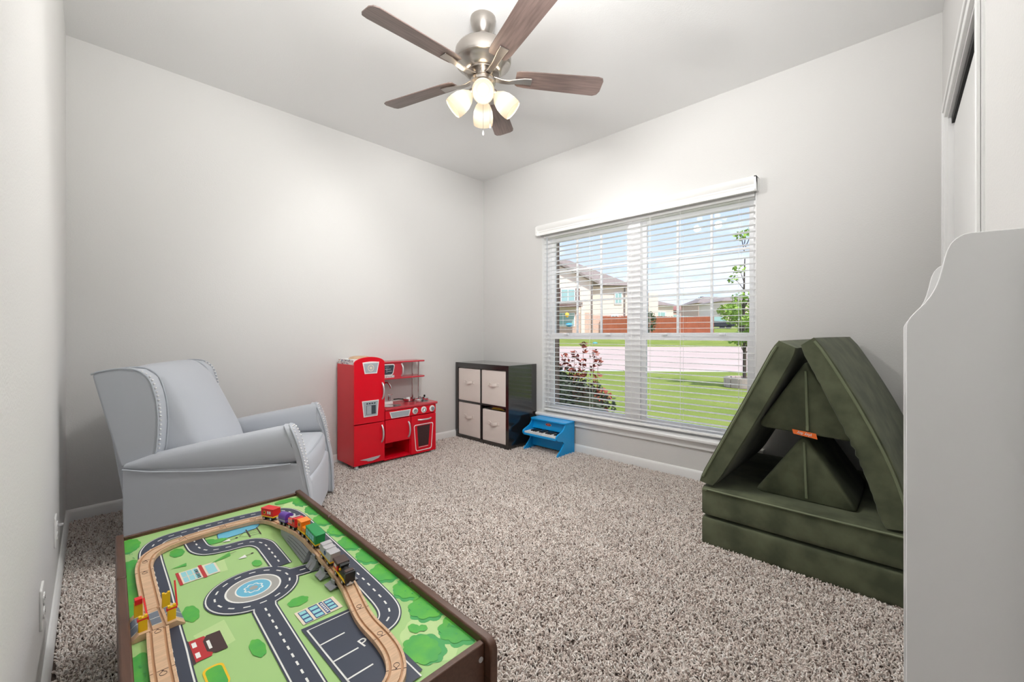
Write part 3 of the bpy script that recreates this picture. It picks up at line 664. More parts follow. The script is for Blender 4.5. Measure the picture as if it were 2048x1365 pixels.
# box and basket lid on top of the fridge tower
t = thing('patterned_box', 'red and white dotted game box lying on top of the toy fridge', 'box', (1.505, 3.145, .8155), radians(1))
B('box_body', M_white, t, 0, .235, 0, .255, 0, .050, bevel=.002)
mb = MB()
random.seed(3)
for i in range(60):
    if i < 30: y = random.uniform(.0, .25); z = random.uniform(.004, .045); x = -.0006; mb.box(x, x+.001, y, y+random.uniform(.004, .01), z, z+.005)
    else: x = random.uniform(.0, .23); z = random.uniform(.004, .045); mb.box(x, x+random.uniform(.004, .01), -.0006, .0004, z, z+.005)
mb.build('printed_dot', M_pred, t)
mb = MB()
for i in range(26): y = random.uniform(.06, .20); z = random.uniform(.006, .042); mb.box(-.0009, .0002, y, y+.012, z, z+.004)
mb.build('printed_picture', M_pnavy, t)
MB().lathe([(0, .022), (.05, .02), (.075, .012), (.085, .0), (0, 0)], 24, Matrix.Translation((.115, .12, .0505)) @ Matrix.Diagonal((1, 1.2, 1, 1))).build('dome_insert', M_wood, t)

# ------------------------------------------------------------------ toy piano
pi_ = thing('toy_piano', 'bright blue toy upright piano under the window sill', 'toy piano', (2.865, 2.2, 0))
sidep = [(.237, .275), (.237, 0), (.0, .0), (-.012, .012), (.0, .03), (.03, .052), (.055, .075), (.075, .095), (.085, .112), (.065, .132), (.02, .138), (-.01, .15), (-.022, .165), (-.022, .186), (.0, .2), (.035, .212), (.07, .226), (.09, .245), (.100, .262), (.105, .275)]
sp = rnd(sidep, .008)
MB().prism(sp, 'y', 0, .014).build('side_panel', M_blue, pi_, bevel=.002); MB().prism(sp, 'y', .381, .395).build('side_panel', M_blue, pi_, bevel=.002)
MB().prism(rnd([(.242, -.004), (.242, .399), (.10, .399), (.086, .38), (.086, .015), (.10, -.004)], .01), 'z', .275, .288).build('lid', M_blue, pi_, bevel=.003)
MB().prism([(.115, .195), (.125, .195), (.128, .275), (.118, .275)], 'y', .014, .381).build('front_panel', M_blue, pi_)
B('back_panel', M_blue, pi_, .225, .235, .014, .381, .03, .275); B('lower_panel', M_blue, pi_, .105, .115, .014, .381, .035, .165)
B('key_bed', M_blue, pi_, -.018, .12, .014, .381, .150, .168)
nk = 15; kw = .361/nk
for i in range(nk): B('white_key', M_wkey, pi_, -.012, .115, .017+kw*i+.0006, .017+kw*(i+1)-.0006, .168, .182, bevel=.0015)
for i in range(nk-1):
    if i % 7 in (2, 6): continue
    y = .017+kw*(i+1); B('black_key', M_bkey, pi_, .03, .115, y-.0065, y+.0065, .180, .194, bevel=.0015)
lo_ = MB().lathe([(0, .002), (.026, .002), (.026, 0)], 28, Matrix.Translation((.1165, .20, .243)) @ Matrix.Rotation(-pi/2, 4, 'Y') @ Matrix.Diagonal((.42, 1.15, 1, 1))).build('logo_oval', M_pred, pi_)
MB().lathe([(.0262, .0022), (.0295, .0022), (.0295, 0)], 28, Matrix.Translation((.1165, .20, .243)) @ Matrix.Rotation(-pi/2, 4, 'Y') @ Matrix.Diagonal((.42, 1.15, 1, 1)), cap=False).build('logo_ring', M_ptan, lo_)
mb = MB()
for i in range(5): mb.box(.1135, .1146, .186+.006*i, .189+.006*i, .2405, .2455)
mb.build('logo_print', M_ptan, lo_)

# ------------------------------------------------------------------ play couch cushions
def zipper(par, pts, r=.006): return MB().tube(pts, r, 6).build('zip', M_zip, par)
def cushion(name, label, loc=(0, 0, 0)): return thing(name, label, 'cushion', loc)
for k, (z0, z1, lab) in enumerate(((.002, .147, 'dark green velvet floor cushion, the lower of the two stacked slabs'), (.153, .297, 'dark green velvet floor cushion with zip line, upper slab of the stack'))):
    c = cushion('base_cushion', lab, (2.205, -.085, z0))
    MB().soft(0, .89, 0, .872, 0, z1-z0, .018, (.004, .004, .003), 10).build('cushion_body', M_vel, c, smooth=60)
    if k: zipper(c, [(-.004, .03, z1-z0-.010), (-.007, .3, z1-z0-.010), (-.007, .6, z1-z0-.010), (-.004, .855, z1-z0-.010)], .0045); B('zip_pull', M_zip, c, -.010, -.004, .84, .862, z1-z0-.016, z1-z0-.006)
def mat_loft(name, label, outer, inner, x0, x1, shift=0, ruffle=0):
    c = cushion(name, label, (x0, 0, 0)); O = smoothline([(0, y, z) for y, z in outer], 6); I = smoothline([(0, y, z) for y, z in inner], 6); n = len(O); NX = 14; vs = []; fs = []
    prof = []
    for i in range(n): prof.append(O[i])
    for i in range(n-1, -1, -1): prof.append(I[i])
    m = len(prof); L_ = x1-x0
    xs = [0, .006, .02, .06]+[.12+(L_-.24)*i/6 for i in range(7)]+[L_-.06, L_-.02, L_-.006, L_]
    cen = [(O[i]+I[i])/2 for i in range(n)]
    for q, x in enumerate(xs):
        e = min(x, L_-x); s_ = 1-.10*(1-min(1, e/.02))**2; pf = .05*min(1, e/.2)
        for j, p in enumerate(prof):
            i = j if j < n else m-1-j; cc = cen[i]
            t = i/(n-1); endr = 1-.22*max(0, 1-min(t, 1-t)*12)
            d = (p-cc)*s_*endr*(1+pf)
            rf = 0
            if ruffle and j >= n and e < .3: rf = ruffle*sin(i*2.9)*max(0, 1-abs(t-.55)*2.2)*max(0, 1-e/.12)
            vs.append((x+rf*2, cc.y+d.y+shift*x/L_-rf, cc.z+d.z))
    for q in range(len(xs)-1):
        for j in range(m): fs.append((q*m+j, q*m+(j+1) % m, (q+1)*m+(j+1) % m, (q+1)*m+j))
    K = len(xs)-1
    fs += [tuple(range(m-1, -1, -1)), tuple(range(K*m, K*m+m))]
    MB().add(vs, fs).build('cushion_body', M_vel, c, smooth=50)
    def edge(i, q):
        t = i/(n-1); endr = 1-.22*max(0, 1-min(t, 1-t)*12); return cen[i]+(O[i]-cen[i])*endr*q
    zipper(c, [(-.001, edge(i, .80).y, edge(i, .80).z) for i in range(1, n-1)], .0055)
    MB().tube([(.006, edge(i, .96).y, edge(i, .96).z) for i in range(n)], .004, 6).build('piping', M_vel, c)
    return c
mat_loft('leaning_cushion', 'dark green velvet mat leaning as the left side of the tent', [(.803, .318), (.68, .57), (.56, .82), (.455, 1.040)], [(.722, .305), (.595, .545), (.475, .785), (.372, 1.000)], 2.215, 3.075, 0)
mat_loft('leaning_cushion', 'bowed dark green velvet mat leaning as the right side of the tent', [(.312, 1.055), (.245, .938), (.171, .798), (.109, .665), (.060, .546), (.024, .427), (.002, .312)], [(.372, 1.012), (.327, .915), (.266, .778), (.200, .630), (.158, .516), (.122, .402), (.097, .300)], 2.21, 3.075, -.05, .0035)
def wedge(name, label, tri, x0, x1, r):
    c = cushion(name, label, (x0, 0, 0)); P = rnd(tri, r); n = len(P); cy = sum(p[0] for p in tri)/3; cz = sum(p[1] for p in tri)/3; vs = []; fs = []; L_ = x1-x0
    xs = [(0, .93), (.004, .97), (.014, 1.0), (L_*.5, 1.015), (L_-.014, 1.0), (L_-.004, .97), (L_, .93)]
    for x, s_ in xs: vs += [(x, cy+(y-cy)*s_, cz+(z-cz)*s_) for y, z in P]
    K = len(xs)-1
    for q in range(K):
        for j in range(n): fs.append((q*n+j, q*n+(j+1) % n, (q+1)*n+(j+1) % n, (q+1)*n+j))
    fs += [tuple(range(n-1, -1, -1)), tuple(range(K*n, K*n+n))]
    MB().add(vs, fs).build('cushion_body', M_vel, c, smooth=50); return c, cy
c, cy = wedge('wedge_cushion', 'dark green velvet triangle wedge wedged in the top of the tent', [(.358, .945), (.556, .622), (.165, .606)], 2.285, 2.75, [.02, .045, .03])
zipper(c, [(-.003, .357, .90), (-.004, .353, .76), (-.003, .350, .655)]); B('zip_pull', M_zip, c, -.008, -.002, .344, .356, .632, .656)
tg = MB().prism([(.408, .632), (.318, .624), (.313, .600), (.403, .612)], 'x', -.0075, -.0045).build('fabric_tag', M_tag, c)
tx = bpy.data.curves.new('tag_text', 'FONT'); tx.body = 'play day'; tx.size = .017; tx.extrude = .0004; tx.align_x = 'CENTER'; tx.align_y = 'CENTER'; tx.materials.append(M_white)
txo = bpy.data.objects.new('tag_text', tx); COL.objects.link(txo); txo.parent = tg
txo.matrix_local = Matrix.Translation((-.0085, .361, .616)) @ Matrix.Rotation(-pi/2, 4, 'Z') @ Matrix.Rotation(pi/2, 4, 'X') @ Matrix.Rotation(pi-radians(6), 4, 'Z')
c, cy = wedge('wedge_cushion', 'dark green velvet triangle wedge standing on the slabs inside the tent', [(.370, .606), (.575, .297), (.172, .297)], 2.325, 2.80, [.03, .035, .03])
zipper(c, [(-.003, .369, .57), (-.004, .364, .43), (-.003, .360, .315)], .0055)

# ------------------------------------------------------------------ white bookcase at right
bc = thing('bookcase', 'white kids bookcase with scalloped side panels at the right edge', 'bookcase', (1.15, -.002, 0), radians(1.3))
bprof = [(-.137, 0), (.0155, 0), (.0155, 1.086), (.013, 1.094), (.009, 1.102), (.001, 1.113), (-.010, 1.127), (-.019, 1.142), (-.026, 1.158), (-.031, 1.175), (-.035, 1.195), (-.038, 1.212), (-.041, 1.226), (-.046, 1.239), (-.053, 1.248), (-.062, 1.254), (-.072, 1.256), (-.137, 1.254)]
for x in (0, .475): MB().prism(bprof, 'x', x, x+.016).build('side_panel', M_case, bc, bevel=.0018)
B('back_panel', M_case, bc, .016, .475, -.136, -.126, .04, 1.19)
for z in (.05, .33, .61, .89):
    B('shelf', M_case, bc, .016, .475, -.126, -.02, z, z+.015); B('shelf_lip', M_case, bc, .016, .475, -.005, .010, z+.01, z+.075)
B('top_rail', M_case, bc, .016, .475, -.126, -.110, 1.12, 1.19)

# ------------------------------------------------------------------ wall outlets
def outlet(label, y, z, plug=False):
    t = thing('wall_outlet', label, 'outlet', (xC(y), y, z), radians(-1.26))
    cp_ = MB().prism([(y_, z_) for y_, z_ in rrect(.072, .116, .006)], 'x', 0, .006).build('cover_plate', M_plast, t, bevel=.002)
    for dz in (-.02, .02):
        MB().prism(rrect(.034, .028, .008, cy=dz), 'x', .006, .009).build('socket', M_plast, cp_, bevel=.001)
        MB().box(.0088, .0094, -.008, -.006, dz-.004, dz+.005).box(.0088, .0094, .006, .008, dz-.004, dz+.005).build('slot', M_hole, cp_)
    MB().cyl((.006, 0, 0), (.0075, 0, 0), .003, 8).build('screw', M_nail, cp_)
    if plug:
        MB().cyl((.009, 0, .02), (.024, 0, .02), .005, 10).build('cable_jack', M_chr, cp_)
outlet('white wall plate with small metal jack, nearer the armchair', 2.42, .30, True)
outlet('white double wall outlet nearer the camera on the left wall', 1.78, .30)

# ------------------------------------------------------------------ train table
ZB, ZR = .372, .391
tt = thing('train_table', 'low walnut framed play table with printed town map in front', 'play table', (0, 0, 0))
TX0, TX1, TY0, TY1 = .086, .690, .690, 1.932
def warp(x, y):
    t = (TY1-y)/(TY1-TY0); xl = .0985-.054*t; xr = .685-.032*t
    return xl+(x-TX0)/(TX1-TX0)*(xr-xl)
def side_rail(x0, x1, notches):
    top = [(TY0-.022, ZR-.02), (TY0-.016, ZR-.006), (TY0-.002, ZR)]
    for y in sorted(notches): top += [(y-.007, ZR), (y-.004, ZR-.004), (y, ZR-.009), (y+.004, ZR-.004), (y+.007, ZR)]
    top += [(TY1-.002, ZR), (TY1+.008, ZR-.006), (TY1+.012, ZR-.02), (TY1+.012, ZR-.15), (TY0-.022, ZR-.15)]
    return MB().prism(top, 'x', x0, x1).build('side_rail', M_rim, tt, bevel=.004, seg=3)
side_rail(TX0, TX0+.021, (1.02, 1.59)); sr = side_rail(TX1-.021, TX1, (1.005, 1.574))
er = B('end_rail', M_rim, tt, TX0+.021, TX1-.021, TY0, TY0+.016, ZR-.15, ZR-.008, bevel=.003)
B('end_rail', M_rim, tt, TX0+.021, TX1-.021, TY1-.014, TY1, ZR-.15, ZR-.008, bevel=.003)
for x in (TX0+.01, TX1-.05):
    for y in (TY0+.02, TY1-.06): B('leg', M_rim, tt, x, x+.04, y, y+.04, .0, ZB-.03, bevel=.003)
for x, y in ((TX1, TY0+.03), (TX1, TY1-.03)):
    MB().cyl((x-.002, y, ZR-.06), (x+.0015, y, ZR-.06), .007, 14).build('bolt_head', M_nail, tt)
for x in (TX1-.032, TX0+.032): MB().cyl((x, TY0-.0015, ZR-.040), (x, TY0+.002, ZR-.040), .006, 14).build('bolt_head', M_nail, tt)
bd = B('play_board', M_board, tt, TX0+.021, TX1-.021, TY0+.016, TY1-.014, ZB-.012, ZB, bevel=0)
for o in list(tt.children):
    for v in o.data.vertices: v.co.x = warp(v.co.x, v.co.y)
STEP = .00009
def layer(name, m, polys, lev=0, dz=0):
    mb = MB(); z = ZB+STEP*(lev+1)
    for k_, p in enumerate(polys): k = len(mb.v); mb.v += [(x, y, z+dz*k_) for x, y in p]; mb.f.append(tuple(range(k, k+len(p))))
    return mb.build(name, m, bd, smooth=0)
def strip(pts, w):
    P = [Vector(p).to_2d() for p in pts]; Lf = []; Rg = []
    for i, p in enumerate(P):
        d = (P[min(i+1, len(P)-1)]-P[max(i-1, 0)]).normalized(); nn = Vector((-d.y, d.x)); Lf.append(tuple(p+nn*w/2)); Rg.append(tuple(p-nn*w/2))
    return [[Lf[i], Lf[i+1], Rg[i+1], Rg[i]] for i in range(len(P)-1)]
def sl(pts, n=8): return [tuple(v)[:2] for v in smoothline([(x, y, 0) for x, y in pts], n)]
def dashes(pts, ln=.014, gap=.022, w=.0042):
    out = []; P = [Vector(p).to_2d() for p in pts]; acc = 0
    on = True; cur = [P[0]]
    for a, b in zip(P, P[1:]):
        seg = (b-a).length; pos = 0; d = (b-a).normalized()
        while pos < seg:
            need = (ln if on else gap)-acc; st_ = min(need, seg-pos); pos += st_; acc += st_
            if on: cur.append(a+d*pos)
            if acc >= (ln if on else gap)-1e-9:
                if on and len(cur) > 1: out += strip(cur, w)
                on = not on; acc = 0; cur = [a+d*pos]
    return out
def blob(cx, cy, rx, ry, k=9, amp=.16, seed=1):
    r = random.Random(seed); n = k*5; ph = r.random()*6
    return [(cx+rx*cos(2*pi*i/n)*(1+amp*abs(sin(k*pi*i/n+ph))-amp*.5), cy+ry*sin(2*pi*i/n)*(1+amp*abs(sin(k*pi*i/n+ph))-amp*.5)) for i in range(n)]
# background foliage prints
wp = lambda P: [(min(max(warp(x, y), warp(TX0+.0215, y)), warp(TX1-.0215, y)), min(max(y, TY0+.0165), TY1-.0145)) for x, y in P]
lf = [blob(.118, y, .030, .055, 9, .12, i) for i, y in enumerate((.80, .92, 1.04, 1.16, 1.44, 1.52, 1.60, 1.68, 1.86))]
rt_ = [blob(.672-.010*(i % 2), y, .026+.028*(1.9-y)/1.2, .048, 9, .18, i+30) for i, y in enumerate((.78, .90, 1.0, 1.12, 1.24, 1.36, 1.48, 1.6, 1.72, 1.84))]
lm = [[(.212, 1.20), (.275, 1.215), (.28, 1.115), (.232, 1.10)], [(.298, 1.54), (.332, 1.54), (.328, 1.462), (.296, 1.465)], blob(.60, .80, .06, .08, 8, .1, 4), blob(.62, 1.77, .04, .1, 8, .1, 5)]
layer('printed_lawn_patch', M_lime, [wp(p) for p in lm], 0)
bush2 = mat('print_bush_dark', (62, 166, 84), .4)
layer('printed_bush_shadow', bush2, [wp([(x-.006, y-.012) for x, y in p]) for p in rt_+lf]+[blob(.540, .780, .040, .050, 9, .14, 41)], 1, 2e-5)
layer('printed_bush', M_bush, [wp(p) for p in lf+rt_]+[blob(.229, 1.69, .018, .032, 7, .12, 2), blob(.203, 1.298, .016, .040, 7, .12, 3), blob(.405, 1.157, .024, .020, 7, .14, 4), blob(.283, 1.05, .014, .035, 7, .12, 6), blob(.532, .786, .036, .048, 9, .14, 7), blob(.557, .853, .012, .018, 6, .12, 8), blob(.572, .840, .010, .012, 6, .12, 18), blob(.386, 1.44, .012, .022, 6, .1, 10), blob(.31, 1.70, .022, .025, 7, .1, 12), blob(.61, 1.885, .04, .022, 7, .1, 13)], 7, 2e-5)
layer('printed_pond_edge', M_pnavy, [rnd([(.338, 1.690), (.388, 1.688), (.455, 1.698), (.474, 1.726), (.466, 1.756), (.395, 1.758), (.345, 1.752)], .018)], 14)
layer('printed_pond', M_pond, [rnd([(.340, 1.692), (.388, 1.690), (.454, 1.700), (.472, 1.726), (.465, 1.754), (.395, 1.756), (.347, 1.750)], .018)], 15)
layer('printed_pond_bank', M_bush, [blob(.335, 1.688, .026, .016, 8, .15, 14)], 16)
dots = []
rv_ = random.Random(12)
for i in range(46):
    y = rv_.uniform(.76, 1.88); dots.append(wp(circ(rv_.uniform(.645, .664), y, rv_.uniform(.0015, .0032), 8)))
for i in range(20): y = rv_.uniform(.8, 1.85); dots.append(wp(circ(rv_.uniform(.112, .13), y, .0022, 8)))
layer('printed_leaf_dot', bush2, dots, 14, 1e-5)
# roads
R1 = sl([(.136, .71), (.144, 1.04), (.149, 1.16), (.152, 1.27), (.160, 1.47), (.167, 1.72), (.182, 1.80), (.212, 1.835), (.26, 1.843), (.36, 1.841), (.45, 1.835), (.53, 1.818), (.575, 1.78), (.590, 1.71), (.588, 1.6), (.578, 1.35), (.570, 1.17), (.564, 1.06), (.558, .99), (.548, .95), (.53, .925), (.505, .915), (.46, .912)])
R2 = sl([(.281, 1.83), (.281, 1.72), (.285, 1.665), (.305, 1.628), (.345, 1.612), (.385, 1.606), (.418, 1.590), (.436, 1.55), (.437, 1.49), (.433, 1.37)])
R3 = [(.345, 1.22), (.336, 1.185), (.327, .95), (.318, .71)]
R4 = [(.42, 1.31), (.50, 1.294), (.575, 1.280)]
ctr = (.341, 1.302)
park = [(.370, 1.040), (.500, 1.030), (.500, .735), (.372, .71)]
lev = 18
for nm, m_, w_, pk_ in (('printed_road_border', M_road, .0575, park), ('printed_road_line', M_mark, .0515, [(.377, 1.026), (.49, 1.021), (.49, .7225), (.379, .7225)]), ('printed_road', M_road, .0450, [(.3805, 1.0225), (.4865, 1.0175), (.4865, .7225), (.3825, .7225)])):
    for part_ in (strip(R1, w_), strip(R2, w_), strip(R3, w_), strip(R4, w_), [circ(*ctr, .1105+(w_-.057)/2, 48)], [pk_]):
        layer(nm, m_, part_, lev, 0); lev += 1
layer('printed_dash', M_mark, dashes(R1, .015, .020)+dashes(R2[6:], .015, .018)+dashes(R3[1:], .014, .016)+dashes([(.46, 1.302), (.575, 1.280)], .015, .02)+dashes([(ctr[0]+.087*cos(2*pi*i/60), ctr[1]+.087*sin(2*pi*i/60)) for i in range(61)], .016, .0205)
      + [[(.379, y-.002), (.379, y+.002), (.436, y+.002), (.436, y-.002)] for y in (.955, .887, .821, .757)], lev)
pt = bpy.data.curves.new('parking_letter', 'FONT'); pt.body = 'P'; pt.size = .040; pt.align_x = 'CENTER'; pt.align_y = 'CENTER'; pt.materials.append(M_mark)
po = bpy.data.objects.new('parking_letter', pt); COL.objects.link(po); po.parent = bd; po.location = (.452, .893, ZB+STEP*(lev+2)); po.rotation_euler = (0, 0, radians(8))
for i, (nm, m_, P_) in enumerate((('printed_island_edge', M_mark, circ(*ctr, .066, 40)), ('printed_island', M_pgrey, circ(*ctr, .0615, 40)), ('printed_fountain_edge', M_mark, circ(*ctr, .043, 40)), ('printed_fountain', M_pond, circ(*ctr, .0395, 40)), ('printed_flower_edge', M_mark, blob(*ctr, .0215, .0215, 8, .25, 5)), ('printed_flower', M_pond, blob(*ctr, .018, .018, 8, .25, 5)), ('printed_flower_heart', M_pgrey, circ(*ctr, .010, 20)))):
    layer(nm, m_, [P_], lev+i)
# buildings
def quadrect(x0, x1, y0, y1): return [(x0, y0), (x1, y0), (x1, y1), (x0, y1)]
layer('printed_building', M_ptan, [quadrect(.380, .476, 1.052, 1.113), quadrect(.212, .299, 1.465, 1.543)], 15)
layer('printed_navy_wall', M_pnavy, [quadrect(.386, .405, 1.054, 1.108), quadrect(.411, .433, 1.054, 1.111), quadrect(.437, .446, 1.054, 1.111), quadrect(.448, .468, 1.060, 1.108)], 16)
layer('printed_red_wall', M_pred, [quadrect(.205, .212, 1.462, 1.546), quadrect(.258, .267, 1.460, 1.550), [(.178, 1.182), (.178, 1.096), (.208, 1.096), (.222, 1.137), (.208, 1.180)]], 16)
layer('printed_roof', M_pdark, [quadrect(.174, .180, 1.092, 1.185), [(.203, 1.118), (.216, 1.100), (.238, 1.098), (.238, 1.176), (.212, 1.178), (.203, 1.160)]], 17)
layer('printed_window', M_pcyan, [quadrect(.388+.0, .403, 1.058+i*.018, 1.070+i*.018) for i in range(3)]+[quadrect(.413, .431, 1.058+i*.018, 1.070+i*.018) for i in range(3)]+[quadrect(.450, .466, 1.064+i*.015, 1.074+i*.015) for i in range(3)]
      + [quadrect(.216+i*.0135, .2275+i*.0135, 1.470+j*.036, 1.502+j*.036) for i in range(3) for j in range(2)]+[quadrect(.272, .294, 1.472, 1.534)], 18)
layer('printed_white_window', M_mark, [quadrect(.183, .191, 1.108, 1.128), quadrect(.183, .191, 1.150, 1.170), quadrect(.208, .214, 1.122, 1.156)], 18)
mk = []
for i in range(7): mk += [quadrect(.246, .254, 1.472+i*.010, 1.478+i*.010)]
layer('printed_sign_mark', M_pred, mk[:6], 18)
layer('printed_sign_mark', M_mark, [quadrect(.439, .444, 1.060+i*.008, 1.065+i*.008) for i in range(6)], 19)
# barn, arrows, sign posts
layer('printed_barn', M_pdark, strip([(.42, 1.640), (.424, 1.712)], .004)+strip([(.452, 1.640), (.456, 1.706)], .003)+strip([(.424, 1.70), (.454, 1.696)], .002)+strip([(.422, 1.668), (.453, 1.664)], .002)+strip([(.423, 1.684), (.454, 1.680)], .002)+strip([(.421, 1.652), (.452, 1.648)], .002)+strip([(.395, 1.672), (.421, 1.642)], .0015)+strip([(.395, 1.672), (.424, 1.706)], .0015), 18, 1e-5)
layer('printed_sign_post', M_pdark, strip([(.345, 1.660), (.385, 1.668)], .0018)+strip([(.352, 1.506), (.392, 1.515)], .0018)+strip([(.322, 1.552), (.36, 1.565)], .0018)+[circ(.386, 1.668, .004, 10), circ(.393, 1.515, .004, 10)], 20)
layer('printed_warning_sign', M_mark, [[(.345, 1.668), (.366, 1.675), (.366, 1.655)], [(.352, 1.506), (.374, 1.520), (.374, 1.498)]], 21)
layer('printed_tree', M_bush, [[(.285, 1.535), (.345, 1.575), (.342, 1.548)], [(.20, 1.585), (.238, 1.595), (.236, 1.575)]], 16)
layer('printed_yellow_ring', M_tyel, [rnd(quadrect(.183, .220, .985, 1.062), .015)], 15); layer('printed_hedge', M_bush, [rnd(quadrect(.187, .216, .985, 1.056), .012)], 16)

# ------------------------------------------------------------------ wooden track
def zt(y):
    pts = [(1.0, .384), (1.06, .384), (1.12, .387), (1.2, .398), (1.3, .414), (1.38, .424), (1.46, .422), (1.54, .410), (1.62, .395), (1.70, .386), (1.74, .384), (3, .384)]
    for (a, b), (c_, d) in zip(pts, pts[1:]):
        if a <= y <= c_: return b+(d-b)*(y-a)/(c_-a)+.003
    return .387
ZG = .387
main = [(.30, .722), (.36, .720), (.41, .728), (.448, .752), (.472, .80), (.482, .86), (.484, .93), (.490, .98), (.504, 1.045), (.518, 1.12), (.520, 1.2), (.518, 1.3), (.516, 1.4), (.515, 1.5), (.515, 1.6), (.510, 1.68), (.495, 1.728), (.465, 1.752), (.42, 1.760), (.34, 1.763), (.26, 1.758), (.205, 1.742), (.165, 1.705), (.146, 1.64), (.141, 1.56), (.1385, 1.45), (.1365, 1.365)]
left = [(.1355, 1.262), (.130, 1.18), (.126, 1.10), (.122, .95), (.122, .76)]
def dense(pts): return [Vector((p.x, p.y, 0)) for p in smoothline([(x, y, 0) for x, y in pts], 10)]
def track(name, label, pts, zf=None, t=.012, joint=True):
    P = pts; n = len(P)
    sec = [(-.0200, 0), (-.0200, -t), (.0200, -t), (.0200, 0), (.0145, 0), (.0145, -.004), (.0095, -.004), (.0095, 0), (-.0095, 0), (-.0095, -.004), (-.0145, -.004), (-.0145, 0)]
    o = P[n//2]; r = thing(name, label, 'toy train track', (o.x, o.y, 0), 0, 'wooden train track pieces'); m = len(sec); vs = []
    fr = []
    for i, p in enumerate(P):
        d = (P[min(i+1, n-1)]-P[max(i-1, 0)]).normalized(); fr.append((p, d, Vector((-d.y, d.x, 0))))
    for p, d, nn in fr:
        z = zf(p.y) if zf else ZG
        for a, h in sec: q = p+nn*a; vs.append((q.x-o.x, q.y-o.y, z+h))
    fs = [(i*m+k, i*m+(k+1) % m, (i+1)*m+(k+1) % m, (i+1)*m+k) for i in range(n-1) for k in range(m)]+[tuple(range(m-1, -1, -1)), tuple(range((n-1)*m, n*m))]
    MB().add(vs, fs).build('track_body', M_wood, r, smooth=40)
    mb = MB(); vs = []
    for sgn in (-1, 1):
        for p, d, nn in fr:
            z = zf(p.y) if zf else ZG
            for a in (sgn*.0148, sgn*.0092): q = p+nn*a; vs.append((q.x-o.x, q.y-o.y, z-.0037))
    mb.add(vs, [(s_*2*n+i*2, s_*2*n+i*2+1, s_*2*n+i*2+3, s_*2*n+i*2+2) for s_ in (0, 1) for i in range(n-1)]).build('rail_groove', M_groove, r, smooth=0)
    if joint:
        p, d, nn = fr[0]; z = (zf(p.y) if zf else ZG)+.0002; q = p+d*.012-o
        mb = MB(); R_ = .0058; cs_ = [q+d*(R_*cos(a))+nn*(R_*sin(a)) for a in [radians(-150+300*i/16) for i in range(17)]]
        mb.tube([(v.x, v.y, z) for v in [p-o+nn*.002]+cs_[::1]+[p-o-nn*.002]], .0006, 4)
        mb.tube([((p-o+nn*a).x, (p-o+nn*a).y, z) for a in (-.0200, -.0148)], .0005, 4); mb.tube([((p-o+nn*a).x, (p-o+nn*a).y, z) for a in (.0148, .02)], .0005, 4); mb.tube([((p-o+nn*a).x, (p-o+nn*a).y, z) for a in (-.0092, .0092)], .0005, 4)
        mb.build('joint_gap', M_pdark, r)
    return r
MP = dense(main)
def cut(c0, c1):
    return [p for i, p in enumerate(MP) if c0*10 <= i <= c1*10]
segs = [(0, 3.2, 'curved wooden track piece at the near right bend of the loop', 0), (3.2, 5.1, 'short curved wooden track piece right of the parking lot letter', 0), (5.1, 7.2, 'wooden track piece beside the printed parking lot, below the engine', 0), (7.2, 10, 'wooden track ramp carrying the black engine', 1), (10, 12, 'raised wooden track piece under the green carriage', 1), (12, 14.2, 'raised wooden track piece under the red fire car', 1), (14.2, 17, 'curved wooden track piece under the red carriage at the far right bend', 1), (17, 18.6, 'straight wooden track piece beside the printed pond', 0), (18.6, 20, 'straight wooden track piece on the printed far road', 0), (20, 22.6, 'curved wooden track piece at the far left bend', 0), (22.6, 23.6, 'short wooden track piece below the far left bend', 0), (23.6, 26, 'wooden track piece beyond the level crossing', 0)]
for a, b_, lab, el in segs: track('train_track', lab, cut(a, b_), zt if el else None)
LP = dense(left); track('train_track', 'wooden track piece just before the level crossing', LP[:21]); track('train_track', 'long wooden track piece at the lower left of the table', LP[20:])
# level crossing
lc = thing('level_crossing', 'wooden level crossing with grey road and yellow gate posts', 'toy crossing', (.136, 1.3135, 0), radians(1.5))
hp = [(-.050, ZB+.0015), (.050, ZB+.0015), (.050, ZB+.003), (.034, ZG+.002), (.0200, ZG+.002)]
MB().prism([(.0145, ZB+.001), (.050, ZB+.001), (.050, ZB+.003), (.034, ZG+.001), (.0145, ZG+.001)], 'y', -.050, .050).prism([(-.0145, ZG+.001), (-.034, ZG+.001), (-.050, ZB+.003), (-.050, ZB+.001), (-.0145, ZB+.001)], 'y', -.050, .050).box(-.0145, .0145, -.050, .050, ZB+.001, ZG-.004).box(-.0095, .0095, -.050, .050, ZG-.004, ZG).build('crossing_base', M_wood, lc)
mb = MB(); e_ = .0006
for sg in (-1, 1): mb.prism([(sg*.0200, ZG+.001), (sg*.034, ZG+.001), (sg*.050, ZB+.003), (sg*.050, ZB+.003+e_), (sg*.034, ZG+.001+e_), (sg*.0200, ZG+.001+e_)], 'y', -.030, .030)
mb.box(-.0090, .0090, -.030, .030, ZG, ZG+e_); mb.build('crossing_road', M_slate, lc)
mb = MB(); e_ = .0010
for y in (-.0305, 0, .0305):
    for sg in (-1, 1): mb.prism([(sg*.0200, ZG+.001), (sg*.034, ZG+.001), (sg*.050, ZB+.003), (sg*.050, ZB+.003+e_), (sg*.034, ZG+.001+e_), (sg*.0200, ZG+.001+e_)], 'y', y-.0008, y+.0008)
    mb.box(-.0090, .0090, y-.0008, y+.0008, ZG, ZG+e_)
mb.build('crossing_line', M_mark, lc)
